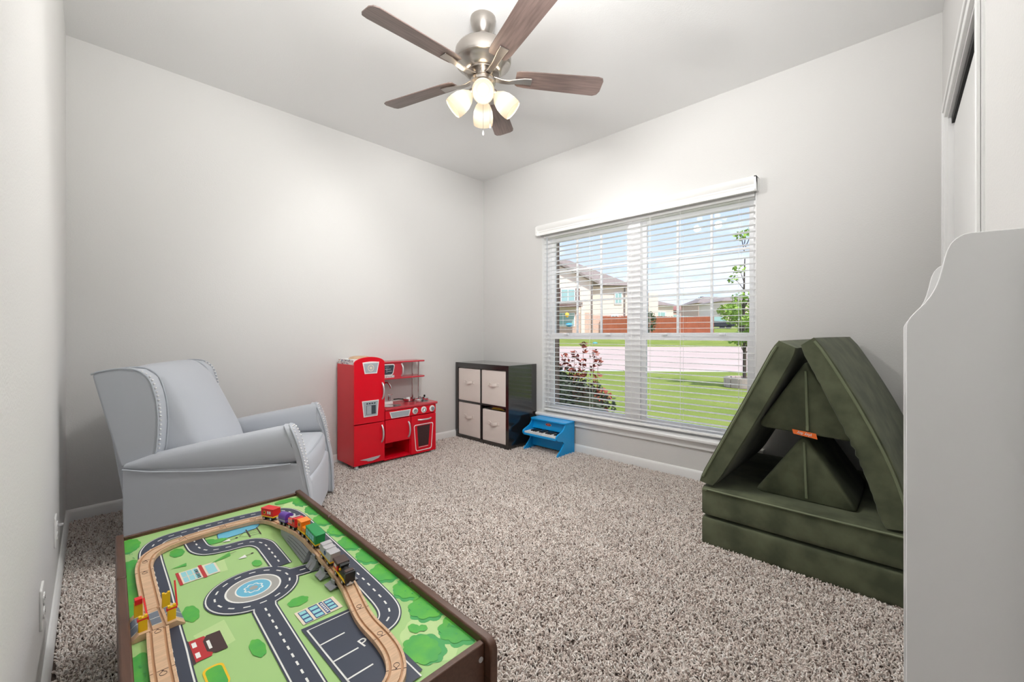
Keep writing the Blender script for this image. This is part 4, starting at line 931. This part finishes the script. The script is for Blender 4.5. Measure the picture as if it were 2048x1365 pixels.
for sg in (-1, 1):
    for y in (-.036, .036):
        po_ = MB().prism([(sg*.026-.008, ZG), (sg*.026+.008, ZG), (sg*.026+.008, ZG+.036), (sg*.026+.003, ZG+.036), (sg*.026+.002, ZG+.033), (sg*.026-.002, ZG+.033), (sg*.026-.003, ZG+.036), (sg*.026-.008, ZG+.036)], 'y', y-.004, y+.004).build('gate_post', M_tyel, lc, bevel=.001)
        if y < 0 and sg < 0 or y < 0 and sg > 0:
            mb = MB().prism([(y-.002, ZG+.022), (y+.006, ZG+.022), (y+.066, ZG+.040), (y+.066, ZG+.044)], 'x', sg*.026-sg*.009-.0015, sg*.026-sg*.009+.0015) if sg < 0 else MB().prism([(y-.003, ZG+.030), (y+.003, ZG+.030), (y+.030, ZG+.078), (y+.026, ZG+.079)], 'x', sg*.026+.0085, sg*.026+.0115)
            mb.cyl((sg*.026-.010, y, ZG+.028), (sg*.026+.010, y, ZG+.028), .0045, 10)
            mb.build('gate_arm', M_tred, po_)
B('gate_weight', M_tred, lc, -.033, -.019, .028, .044, ZG+.032, ZG+.045, bevel=.001)
# bridge supports
def support(label, y, h):
    t = thing('bridge_support', label, 'toy bridge support', (.518, y, ZB+.0045))
    pr = [(-.024, 0), (-.040, 0), (-.034, h*.25), (-.027, h*.55), (-.024, h)]
    for sg in (-1, 1):
        MB().prism([(sg*a, b) for a, b in pr]+[(sg*.020, h), (sg*.020, h*.6), (sg*.016, h*.2)], 'y', -.021, .021).build('pillar', M_ston, t, bevel=.0015)
        MB().prism([(sg*.0275, h*.55), (sg*.040, .001), (sg*.041, .001), (sg*.0285, h*.55)], 'y', -.001, .001).build('rib', M_pgrey, t)
    B('deck', M_ston, t, -.025, .025, -.021, .021, h-.006, h, bevel=.001)
    B('web', M_tblk, t, -.018, .018, -.003, .003, 0, h-.006)
    for sg in (-1, 1): B('clip', M_ston, t, sg*.0235-.0018, sg*.0235+.0018, -.010, .010, h-.006, h+.010, bevel=.0008)
for y, lab in ((1.155, 'lowest grey plastic bridge support, nearest the black engine'), (1.222, 'middle grey plastic bridge support of the three in a row'), (1.290, 'tallest grey plastic bridge support, next to the stone ramp')):
    support(lab, y, zt(y)-.0125-ZB-.0045)
rp = thing('bridge_ramp', 'grey ramp block with sloping stone printed wall under the raised track', 'toy bridge ramp', (.515, 1.44, 0))
ys = [1.575, 1.545, 1.50, 1.45, 1.40, 1.345, 1.330]; vs = []
for y in ys:
    t = (1.575-y)/.245; z0, z1 = ZB+.004, max(ZB+.006, zt(y)-.0125); w0 = .020+.016*t
    vs += [(-w0, y-1.44, z0), (-.0205, y-1.44, z1), (.0205, y-1.44, z1), (w0, y-1.44, z0)]
fs = [(i*4+k, i*4+(k+1) % 4, i*4+4+(k+1) % 4, i*4+4+k) for i in range(len(ys)-1) for k in range(4)]+[(3, 2, 1, 0), tuple(range(len(vs)-4, len(vs)))]
MB().add(vs, fs).build('ramp_body', M_ston, rp, bevel=.001)
mb = MB()
for q in (.25, .5, .75):
    L0 = []
    for y in ys[2:]:
        t = (1.575-y)/.245; z0, z1 = ZB+.004, zt(y)-.0125; w0 = .020+.016*t; L0.append((-(w0+(.0205-w0)*q), y-1.44, z0+(z1-z0)*q))
    mb.tube(L0, .0005, 4)
mb.build('course_line', M_tblk, rp)

# ------------------------------------------------------------------ train cars
def idx_at(y): return min(range(len(MP)), key=lambda i: abs(MP[i].y-y)+abs(MP[i].x-.515)*.3)
def car(name, label, i0, kind, length):
    p = MP[i0]; a_, b_ = MP[max(i0-4, 0)], MP[min(i0+4, len(MP)-1)]
    za, zb_ = zt(a_.y), zt(b_.y); d = (a_-b_)            # forward = towards the engine end
    r = thing(name, label, 'toy train', (p.x, p.y, zt(p.y)-.003))
    pitch = math.atan2(za-zb_, d.length)
    r.rotation_euler = (0, -pitch, math.atan2(d.y, d.x)); Lh = length/2
    B('chassis', M_tblk, r, -Lh, Lh, -.011, .011, .006, .014, bevel=.001)
    for x in (-Lh*.55, Lh*.55):
        for sg in (-1, 1):
            wh = MB().cyl((x, sg*.0095, .0085), (x, sg*.0145, .0085), .0085, 18).build('wheel', M_tblk, r, bevel=.0008)
            MB().cyl((x, sg*.0145, .0085), (x, sg*.0155, .0085), .0035, 12).build('hub', M_nail, wh)
    for sg in (-1, 1): MB().cyl((sg*Lh, 0, .011), (sg*(Lh+.004), 0, .011), .004, 12).build('coupler', M_nail, r)
    def stripe(m): B('stripe', m, r, -Lh, Lh, -.0150, .0150, .014, .0185, bevel=.0008)
    wy = .0153
    if kind == 'coach_red':
        stripe(M_tyel); b = B('car_body', M_tred, r, -Lh, Lh, -.015, .015, .0185, .041, bevel=.0015); B('roof', M_tred, r, -Lh-.001, Lh+.001, -.016, .016, .041, .045, bevel=.002)
        for sg in (-1, 1):
            for x in (.006, .017): B('window', M_mark, b, x-.004, x+.004, sg*wy-.0004, sg*wy+.0004, .026, .036, bevel=0)
            MB().cyl((-.014, sg*.0149, .030), (-.014, sg*.0156, .030), .006, 16).build('badge_ring', M_tyel, b); MB().cyl((-.014, sg*.0149, .030), (-.014, sg*.0160, .030), .004, 14).build('badge', M_tblk, b)
    if kind == 'purple':
        stripe(M_tpur); MB().prism([(.015*cos(pi*k/10), .0185+.010+.014*sin(pi*k/10)) for k in range(11)]+[(-.015, .0185), (.015, .0185)], 'x', -Lh, Lh).build('car_body', M_tpur, r, bevel=.001)
        B('side_band', M_tgry, r, -Lh, Lh, -.0155, .0155, .019, .022, bevel=0)
    if kind == 'fire':
        stripe(M_tred); B('car_body', M_tred, r, -Lh, Lh*.2, -.013, .013, .0185, .034, bevel=.0015); b = B('cab', M_tred, r, Lh*.25, Lh, -.015, .015, .0185, .042, bevel=.003)
        ld = MB()
        for sg in (-1, 1): ld.box(-Lh, Lh*.2, sg*.006-.001, sg*.006+.001, .0345, .0375)
        for k in range(6): ld.box(-Lh+.004+k*.007, -Lh+.006+k*.007, -.006, .006, .035, .037)
        ld.build('ladder', M_mark, r)
        for sg in (-1, 1):
            for k in range(4): B('side_bar', M_mark, r, -Lh+.006+.009*k, -Lh+.009+.009*k, sg*.0131-.0004, sg*.0131+.0004, .020, .033, bevel=0)
            B('cab_window', M_tblk, b, Lh*.45, Lh*.8, sg*.0151-.0004, sg*.0151+.0004, .030, .038, bevel=0)
        B('lamp_bar', M_sil, b, Lh*.5, Lh*.65, -.008, .008, .042, .046, bevel=.001)
    if kind == 'orange':
        stripe(M_tyel); b = B('car_body', M_torg, r, -Lh, Lh*.1, -.015, .015, .0185, .043, bevel=.003); B('roof', M_torg, r, -Lh-.002, Lh*.2, -.016, .016, .043, .047, bevel=.002)
        B('hood', M_torg, r, Lh*.1, Lh, -.013, .013, .0185, .033, bevel=.003)
        for sg in (-1, 1): MB().cyl((-Lh*.45, sg*.0149, .034), (-Lh*.45, sg*.0156, .034), .005, 16).build('cab_window', M_tbrn, b)
    if kind == 'coach_green':
        stripe(M_tyel); b = B('car_body', M_tgrn, r, -Lh, Lh, -.015, .015, .0185, .044, bevel=.0015); B('roof', M_tgrn, r, -Lh-.001, Lh+.001, -.016, .016, .044, .048, bevel=.002)
        for sg in (-1, 1):
            for k in range(4):
                for j in range(2): B('window', M_pcyan, b, -Lh*.78+k*.0145, -Lh*.78+k*.0145+.011, sg*wy-.0004, sg*wy+.0004, .024+j*.0095, .032+j*.0095, bevel=0)
    if kind == 'grey':
        stripe(M_tyel); MB().prism([(-Lh, .0185), (Lh, .0185), (Lh, .043), (Lh*.55, .043), (Lh*.5, .040), (Lh*.15, .040), (Lh*.1, .043), (-Lh*.1, .043), (-Lh*.15, .040), (-Lh*.5, .040), (-Lh*.55, .043), (-Lh, .043)], 'y', -.015, .015).build('car_body', M_tgry, r, bevel=.001)
        for sg in (-1, 1): MB().cyl((0, sg*.0149, .030), (0, sg*.0156, .030), .006, 16).build('badge', M_pnavy, r)
    if kind == 'engine':
        stripe(M_tyel); b = B('cab', M_tred, r, -Lh, -Lh*.3, -.015, .015, .0185, .036, bevel=.001); B('roof', M_tbrn, r, -Lh-.003, -Lh*.2, -.017, .017, .036, .044, bevel=.002)
        for sg in (-1, 1): B('cab_window', M_mark, b, -Lh*.85, -Lh*.5, sg*.0151-.0004, sg*.0151+.0004, .026, .034, bevel=0)
        MB().prism([(.0125*cos(2*pi*k/20), .0265+.0115*sin(2*pi*k/20)) for k in range(20)], 'x', -Lh*.3, Lh*.9).build('boiler', M_tblk, r, bevel=.001)
        B('boiler_skirt', M_tblk, r, -Lh*.3, Lh*.9, -.0125, .0125, .0185, .026, bevel=.001)
        for x in (-Lh*.05, Lh*.75): B('dome', M_tbrn if x > 0 else M_tblk, r, x-.005, x+.006, -.012, .012, .036, .043, bevel=.0015)
        MB().cyl((0, -.0128, .033), (.004, -.0128, .033), .003, 8).build('bell', M_tyel, r)
        B('front_plate', M_tblk, r, Lh*.85, Lh+.001, -.014, .014, .012, .041, bevel=.001); B('buffer_beam', M_sil, r, Lh, Lh+.004, -.010, .010, .007, .011, bevel=.001)
car('toy_locomotive', 'black and brown toy steam engine with red cab leading the train', idx_at(1.142), 'engine', .080)
car('toy_train_car', 'light grey toy train wagon behind the black engine', idx_at(1.242), 'grey', .070)
car('toy_train_car', 'green toy passenger carriage with many windows', idx_at(1.335), 'coach_green', .074)
car('toy_train_car', 'orange toy diesel car with yellow stripe', idx_at(1.407), 'orange', .058)
car('toy_train_car', 'red toy fire engine wagon with white ladder', idx_at(1.490), 'fire', .070)
car('toy_train_car', 'purple toy wagon with rounded roof', idx_at(1.580), 'purple', .066)
i_red = min(range(len(MP)), key=lambda i: abs(MP[i].x-.503)+abs(MP[i].y-1.708))
car('toy_train_car', 'red toy carriage with yellow ring badge at the train end', i_red, 'coach_red', .068)

# ------------------------------------------------------------------ outdoors (d = distance along the view, r = to the right)
def dr(d, r, z=0): p = FW*d+RT*r; return Vector((p.x, p.y, z))
def pxp(px, d, z=0): return dr(d, (px-1024)/842.*d, z)
def gz(d):
    pts = [(0, -.25), (14, -.25), (20, -.08), (32, .18), (38, .70), (44, 1.12), (52, 1.65), (60, 2.25), (90, 2.6), (400, 2.6)]
    for (a, b), (c_, e) in zip(pts, pts[1:]):
        if d <= c_: return b+(e-b)*(d-a)/(c_-a)
def ground_mat(name, c1, c2, sc, stripes=False):
    m = mat(name, c1, .95, var=1, vcol=c2, vscale=sc, bump=.5, bscale=60, bdist=.02, spec=.05)
    return m
M_lawn = ground_mat('lawn', (128, 140, 70), (112, 128, 60), .7); M_street = ground_mat('street', (188, 171, 164), (178, 162, 155), .5)
XO = 3.371
def ground(name, m, dpairs, rs, label, cat, lift=0):
    mb = MB(); n = len(rs)
    ds = dpairs
    rows = []
    for f in ds: rows.append([dr(f(r) if callable(f) else f, r, gz(f(r) if callable(f) else f)+lift) for r in rs])
    for row in rows: mb.v += [tuple(p) for p in row]
    for i in range(len(rows)-1):
        for k in range(n-1): mb.f.append((i*n+k, i*n+k+1, (i+1)*n+k+1, (i+1)*n+k))
    return st(mb.build(name, m, smooth=0), label, cat)
rs = [-60+6*i for i in range(31)]
near = lambda r: 15.2-.09*max(-2, min(8, r)); far = lambda r: 31-.10*max(-4, min(10, r))
ey = [-12+2*i for i in range(14)]
# front lawn: from the house wall out to the street edge
mb = MB(); pts_in = [(XO, y) for y in [-16+1.5*i for i in range(24)]]; outp = [dr(near(r), r) for r in [18-1.5*i for i in range(24)]]
mb.v = [(x, y, -.25) for x, y in pts_in]+[(p.x, p.y, -.25) for p in outp]; mb.f = [(i, i+1, 24+i+1, 24+i) for i in range(23)]
st(mb.build('front_lawn', M_lawn, smooth=0), 'mown green lawn just outside the window', 'lawn')
ground('street', M_street, [near, 20, 26, far], rs, 'pale concrete street beyond the lawn', 'street')
ground('far_lawn', M_lawn, [far, 34, 38, 44, 60, 120, 400], rs, 'green lawn and ground across the street', 'lawn')
ground('far_path', M_street, [40, 44.6], [17.2+.0*i+1.2*i for i in range(6)], 'pale driveway on the far right', 'street', .03)
st(MB().box(3.3, 3.372, -3, 6, -.3, .0).build('wall_outside_base', M_street, smooth=0), 'house foundation under the window outside', 'wall')

M_brick1 = mat('house_siding', (232, 212, 196), .9, bump=.4, bscale=14, bdist=.02); M_brick2 = mat('house_brick', (214, 182, 166), .9, var=.15, vscale=5)
M_roof = mat('house_roof', (140, 128, 122), .9, var=.15, vscale=3); M_shut = mat('house_shutter', (96, 66, 58), .8); M_pane = mat('house_pane', (150, 184, 180), .15); M_fence = mat('fence_wood', (162, 88, 56), .85, var=.2, vscale=2)
M_roofr = mat('house_roof_red', (140, 92, 84), .9)
HR = AZ-pi/2   # local x to the right of the view, y away
def hloc(px, d): p = pxp(px, d); return (p.x, p.y, gz(d))
def hwin(par, x, z, w_, h_, y=0, shut=0, trim=True):
    f = MB().box(x-w_/2-.08, x+w_/2+.08, y-.08, y+.02, z-.08, z+h_+.08).build('window', M_vinyl, par)
    B('pane', M_pane, f, x-w_/2, x-.03, y-.10, y-.07, z, z+h_, bevel=0); B('pane', M_pane, f, x+.03, x+w_/2, y-.10, y-.07, z, z+h_, bevel=0)
    if shut:
        for sg in (-1, 1): B('shutter', M_shut, f, x+sg*(w_/2+.30)-.2, x+sg*(w_/2+.30)+.2, y-.09, y-.02, z-.1, z+h_+.1, bevel=0)
# two-storey house, local origin at the right front corner of the gabled wing
h1 = thing('house', 'two storey beige brick house with grey roof across the street', 'house', hloc(1184, 42), HR)
MB().box(-10, 0, 0, 9, -.4, 5.3).prism([(-10, 5.3), (0, 5.3), (-5, 7.7)], 'y', .0, 3).build('front_wing', M_brick1, h1, smooth=0)
MB().box(0, 4.1, 1.5, 9, -.4, 5.0).build('side_wing', M_brick1, h1, smooth=0)
MB().box(-10.02, .02, -.03, 1, -.4, 2.2).box(.0, 4.13, 1.46, 8, -.4, 2.0).build('brick_base', M_brick2, h1, smooth=0)
MB().prism([(-10.6, 5.0), (-5, 7.75), (.6, 5.0), (.6, 5.25), (-5, 8.0), (-10.6, 5.25)], 'y', -.5, 6).build('front_gable_roof', M_roof, h1, smooth=0)
zb0 = 5.0
MB().add([(-10.5, .9, zb0+.2), (4.6, .9, zb0), (4.6, 10, zb0), (-10.5, 10, zb0+.2), (-9, 5, 8.3), (-1.6, 5, 8.3)], [(0, 1, 5, 4), (1, 2, 5), (2, 3, 4, 5), (3, 0, 4), (0, 3, 2, 1)]).build('main_roof', M_roof, h1, smooth=0)
MB().prism([(-10, 2.9), (-1.2, 2.9), (-1.2, 3.1), (-10, 3.15)], 'y', -1.6, 0).build('porch_roof', M_roof, h1, smooth=0)
B('porch_beam', M_shut, h1, -10, -1.2, -1.6, -1.4, 2.65, 2.9, bevel=0); B('porch_post', M_brick1, h1, -1.35, -1.0, -1.6, -1.3, -.4, 2.9, bevel=0)
hwin(h1, -2.4, 3.3, 1.3, 1.2, 0, 1); hwin(h1, -2.9, .9, 2.2, 1.2); hwin(h1, 3.0, 3.2, .6, 1.1, 1.5); hwin(h1, 2.6, .85, .6, 1.1, 1.45)
B('downspout', M_roof, h1, -.05, .05, -.12, 0, -.4, 5.0, bevel=0); B('downspout', M_roof, h1, 3.6, 3.7, 1.38, 1.5, -.4, 4.9, bevel=0)
B('door', M_shut, h1, -1.05, -.75, -.06, .0, 0, 2.1, bevel=0)
# fence
fx0, fx1, fd_ = (1206-1024)/842*43., (1424-1024)/842*43., 43.
fn = thing('fence', 'reddish brown wooden board fence across the street', 'fence', hloc(1206, 43.0), HR)
bd0 = None; nb = int((fx1-fx0)/.145)
mb = MB()
random.seed(5)
for i in range(nb):
    x = i*.145; mb.box(x, x+.138, -.01+random.uniform(-.006, .006), .012, .02, 1.78+random.uniform(-.03, .03))
mb.build('fence_board', M_fence, fn, smooth=0, kind='stuff')
for z in (.35, 1.45): B('fence_rail', M_fence, fn, 0, fx1-fx0, .012, .05, z, z+.09, bevel=0)
for i in range(6): B('fence_post', M_fence, fn, i*2.25, i*2.25+.09, .02, .11, 0, 1.8, bevel=0)
# further houses
def small_house(label, px, d, w_, hw__, hr, body, roof, chim=False):
    t = thing('house', label, 'house', hloc(px, d), HR)
    MB().box(-w_/2, w_/2, 0, 8, -.5, hw__).build('house_wall', body, t, smooth=0)
    MB().add([(-w_/2-.4, -.4, hw__), (w_/2+.4, -.4, hw__), (w_/2+.4, 8.4, hw__), (-w_/2-.4, 8.4, hw__), (-w_/2+2.5, 4, hr), (w_/2-2.5, 4, hr)], [(0, 1, 5, 4), (1, 2, 5), (2, 3, 4, 5), (3, 0, 4), (0, 3, 2, 1)]).build('roof', roof, t, smooth=0)
    hwin(t, -w_*.2, .9, 1.2, 1.1); hwin(t, w_*.2, .9, 1.2, 1.1)
    if chim: B('chimney', M_brick1, t, -.5, .7, -.45, 1.2, 0, hr+.3, bevel=0)
    return t
small_house('beige house with chimney behind the fence, beside the mullion', 1303, 54, 5.6, 2.9, 4.2, M_brick1, M_roof, True)
small_house('low house with dark red roof far behind the fence', 1372, 88, 9, 3.4, 4.8, M_brick2, M_roofr)
small_house('grey roofed house far right behind the young tree', 1440, 78, 8, 4.3, 5.8, M_brick2, M_roof)
small_house('second grey roofed house at the far right window edge', 1500, 62, 8, 3.6, 4.6, M_brick1, M_roof)
# cars
def vehicle(label, px, d, colr, zoff=0, van=False):
    m = mat('car_'+str(colr[0])+str(colr[2]), colr, .25); p = hloc(px, d)
    t = thing('car', label, 'car', (p[0], p[1], p[2]+zoff), HR)
    MB().prism(rnd([(-2.1, .3), (2.1, .3), (2.15, .8), (1.9, .95), (-2.0, 1.0), (-2.15, .8)], .15), 'y', 0, 1.7).build('body', m, t)
    MB().prism(rnd([(-1.7, .95), (1.2, .95), (.6, 1.5), (-1.3, 1.55)], .15), 'y', .1, 1.6).build('cabin', M_pane if not van else m, t)
    for x in (-1.35, 1.35):
        for y in (0, 1.6): MB().cyl((x, y, .32), (x, y+.18, .32), .32, 16).build('wheel', M_tblk, t)
vehicle('dark blue car parked beyond the fence', 1351, 60, (40, 66, 104)); vehicle('white car parked beyond the fence right of the dark blue one', 1383, 66, (232, 234, 238)); vehicle('black car parked on the far right driveway', 1436, 52, (36, 38, 44))
# trees and shrubs
def foliage(name, m, par, blobs, count, size, seed, kind='stuff', up=0):
    r = random.Random(seed); mb = MB(); tot = sum(b[4] for b in blobs)
    for cx, cy, cz, rad, wgt, sq in blobs:
        for i in range(int(count*wgt/tot)):
            u = r.uniform(-1, 1); t = r.uniform(0, 2*pi); q = rad*r.uniform(.35, 1)**.5; s_ = math.sqrt(1-u*u)
            c = Vector((cx+q*s_*cos(t), cy+q*s_*sin(t), cz+q*u*sq))
            a = Vector((r.gauss(0, 1), r.gauss(0, 1), r.gauss(0, .6)+up)).normalized(); b = a.cross(Vector((r.gauss(0, 1), r.gauss(0, 1), r.gauss(0, 1)))).normalized(); L_ = size*r.uniform(.7, 1.3)
            mb.add([c-a*L_*.5, c+b*L_*.24, c+a*L_*.5, c-b*L_*.24], [(0, 1, 2, 3)])
    return mb.build(name, m, par, smooth=0, kind=kind)
M_lf1 = mat('leaf_dark', (46, 66, 40), .6, var=.4, vscale=3); M_lf2 = mat('leaf_red', (150, 70, 50), .6, var=.3, vscale=4); M_lf3 = mat('leaf_bright', (140, 176, 52), .6, var=.25, vscale=3); M_lf4 = mat('leaf_tree', (54, 92, 52), .7, var=.4, vscale=1); M_bark = mat('bark', (74, 64, 56), .9)
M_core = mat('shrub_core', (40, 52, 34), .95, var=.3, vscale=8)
sh = thing('photinia_shrub', 'leafy dark green shrub with red new tips outside the window', 'shrub', (4.10, 2.98, -.25))
foliage('foliage', M_lf1, sh, [(0, 0, .42, .46, 5, .95), (-.05, .25, .60, .42, 4, .9), (.05, -.22, .45, .33, 3, 1.0), (-.05, -.05, .16, .42, 3, .5)], 5200, .055, 1)
foliage('red_tip', M_lf2, sh, [(-.06, .38, 1.02, .17, 4, 1.0), (-.05, .30, .92, .16, 2, .8), (0, -.1, .86, .12, 1, .6), (.05, -.42, .62, .10, 1, .8), (.05, -.40, .46, .08, .6, 1)], 620, .055, 2)
for i, (x, y, z0, z1) in enumerate(((0, -.06, .80, 1.08), (.02, -.17, .78, 1.18), (-.02, .06, .85, 1.04), (.04, -.30, .70, 1.10), (.0, -.38, .62, 1.0))):
    MB().tube([(x, y, z0-.5), (x, y, z0), (x+.01, y-.01, z1)], [.006, .004, .002], 5).build('sprig_stem', M_lf2, sh)
    foliage('red_tip', M_lf2, sh, [(x+.01, y-.01, z1-.02, .055, 1, 1.2), (x, y, (z0+z1)/2, .05, .7, 1.4)], 34, .06, 20+i)
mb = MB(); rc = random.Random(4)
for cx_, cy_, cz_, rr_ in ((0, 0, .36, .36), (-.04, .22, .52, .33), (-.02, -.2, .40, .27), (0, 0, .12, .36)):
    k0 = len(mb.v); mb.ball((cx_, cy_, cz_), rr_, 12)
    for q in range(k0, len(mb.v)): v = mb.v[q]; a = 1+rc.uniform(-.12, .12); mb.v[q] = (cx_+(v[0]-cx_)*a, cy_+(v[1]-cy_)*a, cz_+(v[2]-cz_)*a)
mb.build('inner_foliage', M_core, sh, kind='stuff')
for i in range(4): MB().tube([(.1*cos(i*1.6), .15*sin(i*1.6), 0), (.05*cos(i*1.6), .12*sin(i*1.6), .5)], .015, 6).build('stem', M_bark, sh)
yt_p = pxp(1489, 10.4)
yt = thing('young_tree', 'young tree with sparse bright leaves and dark slim trunk on the lawn', 'tree', (yt_p.x, yt_p.y, -.25))
MB().tube([(0, 0, 0), (.01, 0, 1.0), (.0, .02, 2.0), (.03, 0, 3.2)], [.045, .04, .03, .012], 8).build('trunk', M_bark, yt)
rv = random.Random(9); bl_ = []
for i in range(26):
    a = rv.uniform(0, 6.28); z = rv.uniform(1.15, 3.9); q = rv.uniform(.15, .75)*(1 if z < 2.6 else .75)
    bl_.append((q*cos(a), q*sin(a), z, .20 if z < 2.2 else .14, 2.2 if z < 2.2 else .7, .8))
    MB().tube([(0, 0, z-.35), (q*cos(a)*.6, q*sin(a)*.6, z-.1), (q*cos(a), q*sin(a), z)], [.012, .008, .004], 5).build('branch', M_bark, yt)
foliage('foliage', M_lf3, yt, bl_, 1500, .11, 3)
rg = thing('planter_ring', 'round pale stone planter ring around the young tree', 'planter', (yt_p.x, yt_p.y, -.25))
for k in range(14):
    a0, a1 = 2*pi*k/14+.015, 2*pi*(k+1)/14-.015
    poly = [(.46*cos(a0+(a1-a0)*i/3), .46*sin(a0+(a1-a0)*i/3)) for i in range(4)]+[(.33*cos(a1-(a1-a0)*i/3), .33*sin(a1-(a1-a0)*i/3)) for i in range(4)]
    MB().prism(poly, 'z', 0, .24).build('stone', M_street, rg, bevel=.012)
MB().lathe([(0, .19), (.33, .19), (.33, .0), (0, 0)], 20).build('mulch', M_bark, rg)
def far_tree(label, px, d, z0, blobs, seed, m=M_lf4, size=.5, cnt=1500):
    p = pxp(px, d); t = thing('tree', label, 'tree', (p.x, p.y, gz(d)), HR)
    foliage('foliage', m, t, blobs, cnt, size, seed)
    MB().tube([(0, 0, 0), (0, 0, z0)], .15, 8).build('trunk', M_bark, t)
far_tree('tall dark green tree behind the houses right of the red roof', 1404, 102, 4, [(0, 0, 4.5, 2.8, 3, .9), (-1.2, 0, 3.5, 1.6, 2, .8), (1.8, 0, 3.8, 1.8, 2, .8), (0, 0, 6.3, 1.2, 1, 1)], 5)
far_tree('low dark green tree left of the dark red roof', 1345, 106, 2, [(0, 0, 3.2, 1.8, 3, .8), (1.4, 0, 2.8, 1.4, 2, .8)], 6, cnt=900)
far_tree('small round dark shrub in front of the fence by the mullion', 1297, 41.6, .5, [(0, 0, 1.3, .8, 3, 1.4)], 7, size=.22, cnt=700)
far_tree('bright green bushy tree at the far right window edge', 1482, 40, 1, [(0, 0, 2.2, 1.6, 3, .8), (-1.2, 0, 2.4, 1.0, 2, .7), (.8, 0, 1.0, 1.2, 2, .7)], 8, M_lf3, .3, 1500)
# things on the far front yard
def yard(name, label, px, py_, d, colr, rx, rz_):
    m = mat('yard_'+str(colr[0])+str(colr[1]), colr, .5); p = pxp(px, d); z = 1.068-(py_-668)/842*d
    t = tag(MB().ball((0, 0, 0), 1, 10, (rx, rx*.7, rz_)).lathe([(rx*.5, -rz_), (rx*.6, -rz_*1.05), (rx*.5, -rz_*1.1), (0, -rz_*1.1)], 12).build(name, m), label, 'yard item'); t.location = (p.x, p.y, z)
yard('yard_tub', 'blue rounded tub on the yard in front of the beige house', 1138, 650, 40, (40, 160, 214), .42, .17)
yard('flower_pot', 'yellow blob of flowers on the porch of the beige house', 1134, 630, 40.2, (236, 190, 50), .26, .22)
yard('utility_box', 'teal utility cover on the grass strip across the street', 1190, 687, 33, (70, 150, 156), .26, .10)
